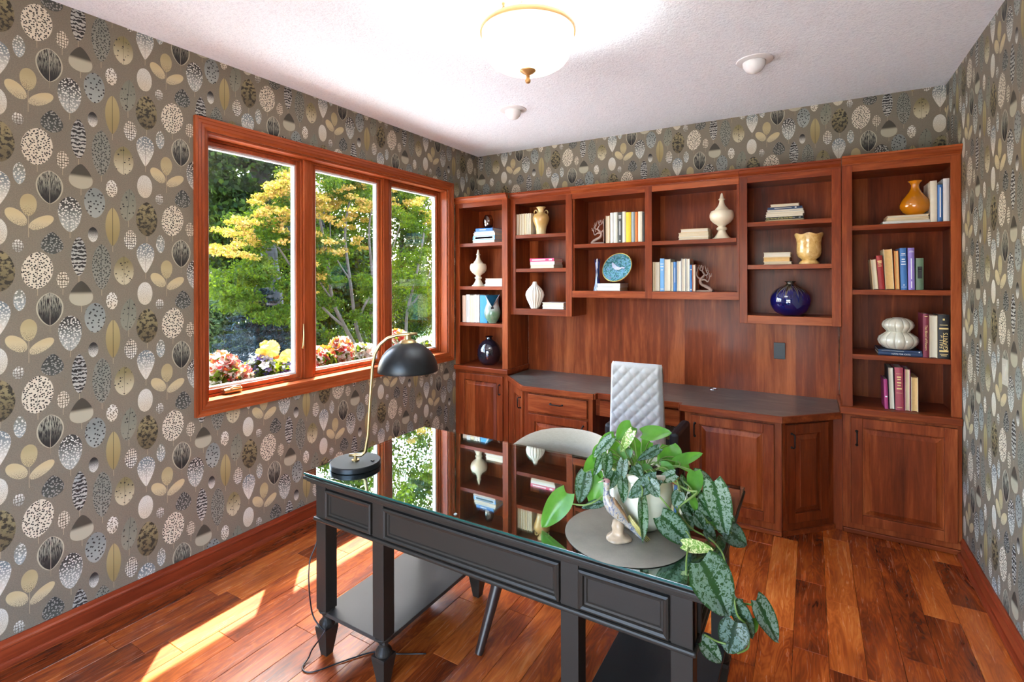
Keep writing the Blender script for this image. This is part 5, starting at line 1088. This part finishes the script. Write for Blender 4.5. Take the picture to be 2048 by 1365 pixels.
# maple with orange tips filling the three panes
X = -5.6
mp = wp(690, 720, X); t = thing('maple_tree', 'multi-stemmed maple with yellow-orange leaf tips filling the window view', 'tree', (mp.x, mp.y, GZ))
base = Vector((mp.x, mp.y, GZ))
for pts, a, b_ in (([base, wp(712,715,X), wp(708,690,X), wp(690,655,X), wp(665,600,X), wp(655,520,X), wp(640,440,X), wp(628,380,X)], .055, .018), ([base, wp(726,715,X), wp(722,685,X), wp(712,650,X), wp(700,560,X), wp(690,470,X), wp(700,400,X), wp(715,350,X)], .05, .015), ([base, wp(745,700,X), wp(742,640,X), wp(745,560,X), wp(738,470,X), wp(745,400,X)], .05, .015), ([wp(690,655,X), wp(650,620,X), wp(600,560,X), wp(560,500,X), wp(520,450,X)], .03, .01), ([base, wp(800,700,X-.3), wp(815,620,X-.3), wp(835,540,X-.3), wp(850,450,X-.3), wp(845,400,X-.3)], .05, .015), ([wp(815,620,X-.3), wp(845,580,X-.3), wp(870,520,X-.3)], .03, .01), ([wp(712,650,X), wp(735,600,X), wp(770,540,X), wp(800,450,X)], .03, .01), ([wp(665,600,X), wp(640,560,X), wp(628,480,X)], .02, .008), ([wp(700,560,X), wp(665,500,X), wp(660,420,X)], .018, .007)):
    trunk(t, pts, a, b_)
spots = [(440,560,22,26),(480,520,26,34),(520,470,26,34),(560,420,24,34),(590,380,20,40),(470,600,26,22),(530,560,28,32),(575,520,25,40),(590,600,20,32),(550,620,26,18),(650,420,22,42),(690,400,24,34),(730,420,18,40),(640,520,18,40),(690,520,26,40),(735,530,20,40),(640,600,18,24),(700,590,28,22),(740,600,14,24),(800,430,14,30),(835,440,18,30),(800,520,14,36),(840,530,18,40),(810,600,16,30),(850,600,12,30),(660,360,14,12),(720,370,14,12),(600,320,10,14),(520,540,20,20),(560,480,20,24),(640,300,30,30),(700,290,40,40),(760,300,40,40),(830,320,40,40),(690,200,60,50),(790,210,60,50),(870,300,30,50)]
cl = clumps(spots, -6.6, -4.9, 260, r_)
V, F_ = leaf_cloud(cl, 66000, .056, .26, r_, .5); np_mesh('foliage', V, F_, M_GRN, t)
tip = clumps([(430,500,16,8),(460,470,20,10),(500,450,24,12),(540,430,24,14),(560,375,20,10),(590,350,14,10),(545,400,20,14),(500,500,30,20),(580,450,22,24),(640,400,14,14),(660,410,14,16),(700,390,20,14),(650,480,16,20),(735,410,12,12),(700,500,16,16),(690,440,20,20),(820,400,16,12),(850,420,12,14),(640,560,14,14)], -5.9, -4.75, 170, r_)
V, F_ = leaf_cloud(tip, 12500, .056, .15, r_, .4); np_mesh('new_growth', V, F_, M_TIP, t)
# dark evergreen mass behind everything, hedge at left, blue spruce
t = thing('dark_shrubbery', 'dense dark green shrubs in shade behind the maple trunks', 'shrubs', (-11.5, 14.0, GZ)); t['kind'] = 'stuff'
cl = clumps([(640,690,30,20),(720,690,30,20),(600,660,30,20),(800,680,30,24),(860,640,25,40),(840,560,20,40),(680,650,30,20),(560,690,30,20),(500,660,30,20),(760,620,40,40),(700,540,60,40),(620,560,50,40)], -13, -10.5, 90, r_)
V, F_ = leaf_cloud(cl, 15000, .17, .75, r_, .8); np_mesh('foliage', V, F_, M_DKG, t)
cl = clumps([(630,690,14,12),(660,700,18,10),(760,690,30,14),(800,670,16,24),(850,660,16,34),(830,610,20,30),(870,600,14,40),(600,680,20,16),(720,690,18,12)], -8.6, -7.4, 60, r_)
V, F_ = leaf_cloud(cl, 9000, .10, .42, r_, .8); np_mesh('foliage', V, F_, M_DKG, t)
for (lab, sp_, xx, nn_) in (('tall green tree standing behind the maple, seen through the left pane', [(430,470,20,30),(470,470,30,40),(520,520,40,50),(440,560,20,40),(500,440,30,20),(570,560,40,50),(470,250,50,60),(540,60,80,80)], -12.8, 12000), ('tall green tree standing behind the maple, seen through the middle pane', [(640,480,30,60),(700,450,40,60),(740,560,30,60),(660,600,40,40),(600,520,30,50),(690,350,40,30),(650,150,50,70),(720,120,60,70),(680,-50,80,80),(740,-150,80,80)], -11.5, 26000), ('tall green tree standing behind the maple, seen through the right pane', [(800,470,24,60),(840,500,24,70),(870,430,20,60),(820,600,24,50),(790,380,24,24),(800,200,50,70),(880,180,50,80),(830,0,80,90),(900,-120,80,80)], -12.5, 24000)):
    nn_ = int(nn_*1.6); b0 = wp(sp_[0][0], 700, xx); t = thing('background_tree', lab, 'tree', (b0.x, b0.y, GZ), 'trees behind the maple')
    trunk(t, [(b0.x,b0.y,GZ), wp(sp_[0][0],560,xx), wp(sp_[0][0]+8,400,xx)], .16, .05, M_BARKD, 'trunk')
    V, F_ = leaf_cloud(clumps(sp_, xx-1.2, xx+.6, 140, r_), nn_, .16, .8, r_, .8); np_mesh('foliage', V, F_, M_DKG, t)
hx = wp(430, 690, -9.0); t = thing('pale_hedge', 'pale sunlit leafy shrub at the left edge of the window view', 'shrub', (hx.x, hx.y, GZ))
cl = clumps([(428,600,10,16),(440,640,14,18),(425,670,10,10),(455,620,12,16),(450,680,10,8)], -9.3, -8.4, 30, r_)
V, F_ = leaf_cloud(cl, 6500, .10, .34, r_, .9); np_mesh('foliage', V, F_, M_PAL, t); trunk(t, [(hx.x,hx.y,GZ), wp(432,650,-9), wp(436,610,-9)], .05, .02, None, 'stem')
sx = wp(515, 735, -6.6); t = thing('blue_spruce', 'small blue-grey spruce tree beyond the flower box', 'tree', (sx.x, sx.y, GZ))
trunk(t, [(sx.x,sx.y,GZ), (sx.x,sx.y,1.45)], .07, .02, M_BARKD, 'trunk')
pts = []
for k in range(11):
    zz = GZ+.15+k*.17; rad = .95*(1-(k/12.5)**1.2)
    for a in range(14):
        an = a/14*2*PI+k*.4
        for q in np.linspace(.3,1,5): pts.append((sx.x+rad*q*math.cos(an), sx.y+rad*q*math.sin(an), zz-.14*q+.05*q*q))
V, F_ = leaf_cloud(np.array(pts), 15000, .085, .10, r_, .5, .8, .25); np_mesh('needles', V, F_, M_SPR, t)
# ground, drive
t_ = NT('lawn'); nn = t_.noise(t_.pos(), 9, 4); M_LAWN = t_.done(t_.bsdf(t_.mix(nn, lin(48,70,28), lin(98,112,48)), .9))
struct(BX(-40,-TH-.01,-14,45,GZ-.2,GZ).build('ground', M_LAWN))
a = on(400, 745, 'z', GZ+.01); c2 = on(470, 700, 'z', GZ+.01)
struct(MB().prism([(-14,-12),(-.8,-12),(-.8,5.2),(-4.2,5.6),(-5.4,7.2),(-8,8.8),(-12.5,10.6),(-14,13),(-30,16),(-30,-12)], GZ, GZ+.012).build('driveway', plain('concrete_drive',(160,158,156),.9,.08,6)))  # stretch beside the house is added to bounce sunlight through the window
struct(BX(-.8,6.5,-12,Y0-.125,GZ,-.02).build('unseen_bounce_slab', plain('bounce_slab_stone',(190,184,174),.9,.06,5)))  # unseen pale slab, added to throw sunlight up onto the ceiling
# window box with flowers
BXX0, BXX1 = -.46, -.1125; ZB = .80
wb = thing('window_box', 'long window box planter outside below the panes', 'planter', ((BXX0+BXX1)/2, 2.55, .58))
m = MB(); m.box(BXX0,BXX1,1.1,4.6,.58,.60); m.box(BXX0,BXX0+.02,1.1,4.6,.60,ZB); m.box(BXX1-.02,BXX1,1.1,4.6,.60,ZB); m.box(BXX0+.02,BXX1-.02,1.1,1.12,.60,ZB); m.box(BXX0+.02,BXX1-.02,4.58,4.6,.60,ZB); m.build('trough', plain('painted_box',(70,56,48),.7), wb)
BX(BXX0+.02,BXX1-.02,1.12,4.58,.60,ZB-.03).build('soil', plain('box_soil',(48,34,26),.95,.4), wb)
M_PLF = leafy('bedding_leaves', [(0, lin(25,41,9)), (.5, lin(59,76,14)), (1, lin(92,96,30))], .4)
def petals(name, stops): return leafy(name, stops, .3, .6)
M_PINK = petals('pink_white_petals', [(0, lin(172,20,37)), (.25, lin(181,51,65)), (.34, lin(188,137,130)), (.6, lin(191,177,172)), (1, lin(195,187,180))])
M_WHT = petals('white_petals', [(0, lin(160,153,146)), (.8, lin(181,180,177)), (1, lin(175,127,127))])
M_RED = petals('red_petals', [(0, lin(143,12,23)), (.6, lin(170,29,38)), (1, lin(181,103,96))])
M_PUR = petals('violet_petals', [(0, lin(43,25,90)), (.5, lin(72,52,126)), (.85, lin(135,128,166)), (1, lin(177,176,181))])
M_YEL = petals('yellow_ruffled_leaves', [(0, lin(214,150,30)), (.5, lin(234,190,60)), (.8, lin(244,222,140)), (1, lin(246,236,214))])
M_CRIM = petals('crimson_heart_leaves', [(0, lin(120,16,20)), (1, lin(176,40,40))])
def flowers(name, label, px, py, wpx, hpx, mats, n, cat='flowers', x=-.33, leafn=260, ps=.030):
    c = wp(px, py, x); k = (CAM.x-x)/F_PX*1.15; sy_, sz_ = wpx*k, hpx*k
    t = thing(name, label, cat, (c.x, c.y, ZB-.03))
    def cents(m_, f=1.0):
        o = r_.normal(size=(m_,3)); o /= np.maximum(1, np.linalg.norm(o, axis=1))[:,None]
        return np.array([c.x,c.y,c.z]) + o*np.array([.09, sy_, sz_])*f
    low = cents(60, .95); low[:,2] -= sz_*.35
    V, F_ = leaf_cloud(low, leafn, .05, .03, r_, 1, .6, .8); np_mesh('leaves', V, F_, M_PLF, t)
    for (nm, mt, cnt) in mats:
        cc = cents(cnt); VV = []; 
        for ctr_ in cc:      # every bloom: five petals around a centre
            d = np.array([.55,-.45,.55])+r_.normal(size=3)*.45; d /= np.linalg.norm(d); u = np.cross(d,[0,0,1.]); u /= np.linalg.norm(u)+1e-9; v = np.cross(d,u)
            s = ps*r_.uniform(.7,1.25)
            for q in range(5):
                an = q*2*PI/5+r_.uniform(0,.3); e_ = u*math.cos(an)+v*math.sin(an); f_ = np.cross(d,e_)
                VV += [ctr_, ctr_+e_*s*.6+f_*s*.38+d*s*.2, ctr_+e_*s+d*s*.25, ctr_+e_*s*.6-f_*s*.38+d*s*.2]
        V = np.array(VV); np_mesh(nm, V, np.arange(len(V)).reshape(-1,4), mt, t)
    m = MB()
    for q in range(7): e_ = cents(1, .7)[0]; m.tube([(c.x+r_.normal()*.03, c.y+r_.normal()*sy_*.3, ZB-.04), tuple(e_)], .003, 5)
    m.build('stems', M_STEM, t)
flowers('begonia_plant', 'red and white begonia in the window box at far left', 445, 738, 22, 26, [('white_blooms',M_PINK,95),('red_blooms',M_RED,40)], 0)
flowers('begonia_plant', 'low cream begonia at the bottom left corner of the window box', 432, 768, 20, 10, [('blooms',M_WHT,60),('red_blooms',M_RED,8)], 0)
flowers('begonia_plant', 'pink begonia in the window box between white and violet flowers', 478, 752, 16, 16, [('blooms',M_PINK,55),('red_blooms',M_RED,18)], 0)
flowers('pansy_plant', 'violet pansies beside the ruffled yellow coleus', 518, 735, 20, 16, [('violet_blooms',M_PUR,60),('white_blooms',M_WHT,14)], 0)
flowers('pansy_plant', 'violet and green pansies low beside the left sash stile', 558, 745, 22, 14, [('violet_blooms',M_PUR,40),('blooms',M_WHT,8)], 0, leafn=420)
flowers('begonia_plant', 'white and red begonia at the left of the middle pane', 645, 715, 20, 20, [('blooms',M_PINK,90),('red_blooms',M_RED,22)], 0)
flowers('begonia_plant', 'tall pink begonia in the middle pane', 682, 704, 22, 28, [('blooms',M_PINK,110),('red_blooms',M_RED,44)], 0)
flowers('begonia_plant', 'white begonia at the right of the middle pane', 728, 706, 20, 20, [('blooms',M_WHT,110)], 0)
flowers('begonia_plant', 'red and white begonia behind the lamp shade, right pane', 796, 680, 14, 22, [('blooms',M_PINK,70),('red_blooms',M_RED,20)], 0)
flowers('begonia_plant', 'white begonia at the right end of the window box', 850, 690, 18, 16, [('blooms',M_WHT,80)], 0)
# ruffled yellow coleus: big round serrated leaves
cp = wp(545, 705, -.33); t = thing('coleus_plant', 'yellow ruffled coleus with crimson heart in the window box', 'plant', (cp.x, cp.y, ZB-.03))
def round_leaf(c, r, nrm, mat, name='leaf'):
    nrm = nrm.normalized(); u = nrm.orthogonal().normalized(); v = nrm.cross(u); n = 44
    vs = [tuple(c)]
    for k, q in ((.55,0),(1.0,1)):
        for i in range(n):
            a = 2*PI*i/n; rr = r*k*(1+(.09 if (i%2 and q) else 0)); vs.append(tuple(c+u*rr*math.cos(a)+v*rr*math.sin(a)+nrm*(.16*r*math.sin(5*a)*k*k+.22*r*k*k)))
    fs = [(0,1+i,1+(i+1)%n) for i in range(n)]+[(1+i,1+n+i,1+n+(i+1)%n,1+(i+1)%n) for i in range(n)]
    MB().add(vs, fs).build(name, mat, t, smooth=True)
t_ = NT('yellow_coleus_leaf'); nz = t_.noise(t_.pos(), 45, 4, .6, 1.5); d_ = t_.bsdf(t_.ramp(nz, [(.35, lin(156,98,18)), (.5, lin(173,137,45)), (.65, lin(179,160,109)), (.8, lin(177,168,149))]), .5)
tr_ = t_.n('BsdfTranslucent'); t_.set(tr_.inputs[0], lin(246,206,80)); mx_ = t_.n('MixShader'); mx_.inputs[0].default_value = .3; t_.t.links.new(d_, mx_.inputs[1]); t_.t.links.new(tr_.outputs[0], mx_.inputs[2]); M_COL = t_.done(mx_.outputs[0])
for (px, py, r, n_, mt) in ((540,700,.060,(.6,-.5,.35),M_COL),(525,708,.042,(.5,-.2,.6),M_COL),(575,712,.042,(.6,-.6,.4),M_COL),(562,722,.035,(.7,-.4,.3),M_COL),(590,720,.035,(.5,-.5,.6),M_COL),(553,714,.018,(.7,-.5,.4),M_CRIM),(545,728,.030,(.6,-.3,.5),M_PLF),(568,734,.032,(.6,-.5,.5),M_PLF),(530,690,.030,(.4,-.5,.7),M_COL)):
    round_leaf(wp(px, py, -.33+random.uniform(-.03,.03)), r, Vector(n_), mt)
MB().tube([(cp.x,cp.y,ZB-.04), tuple(cp)], .006, 8).build('stem', M_STEM, t)
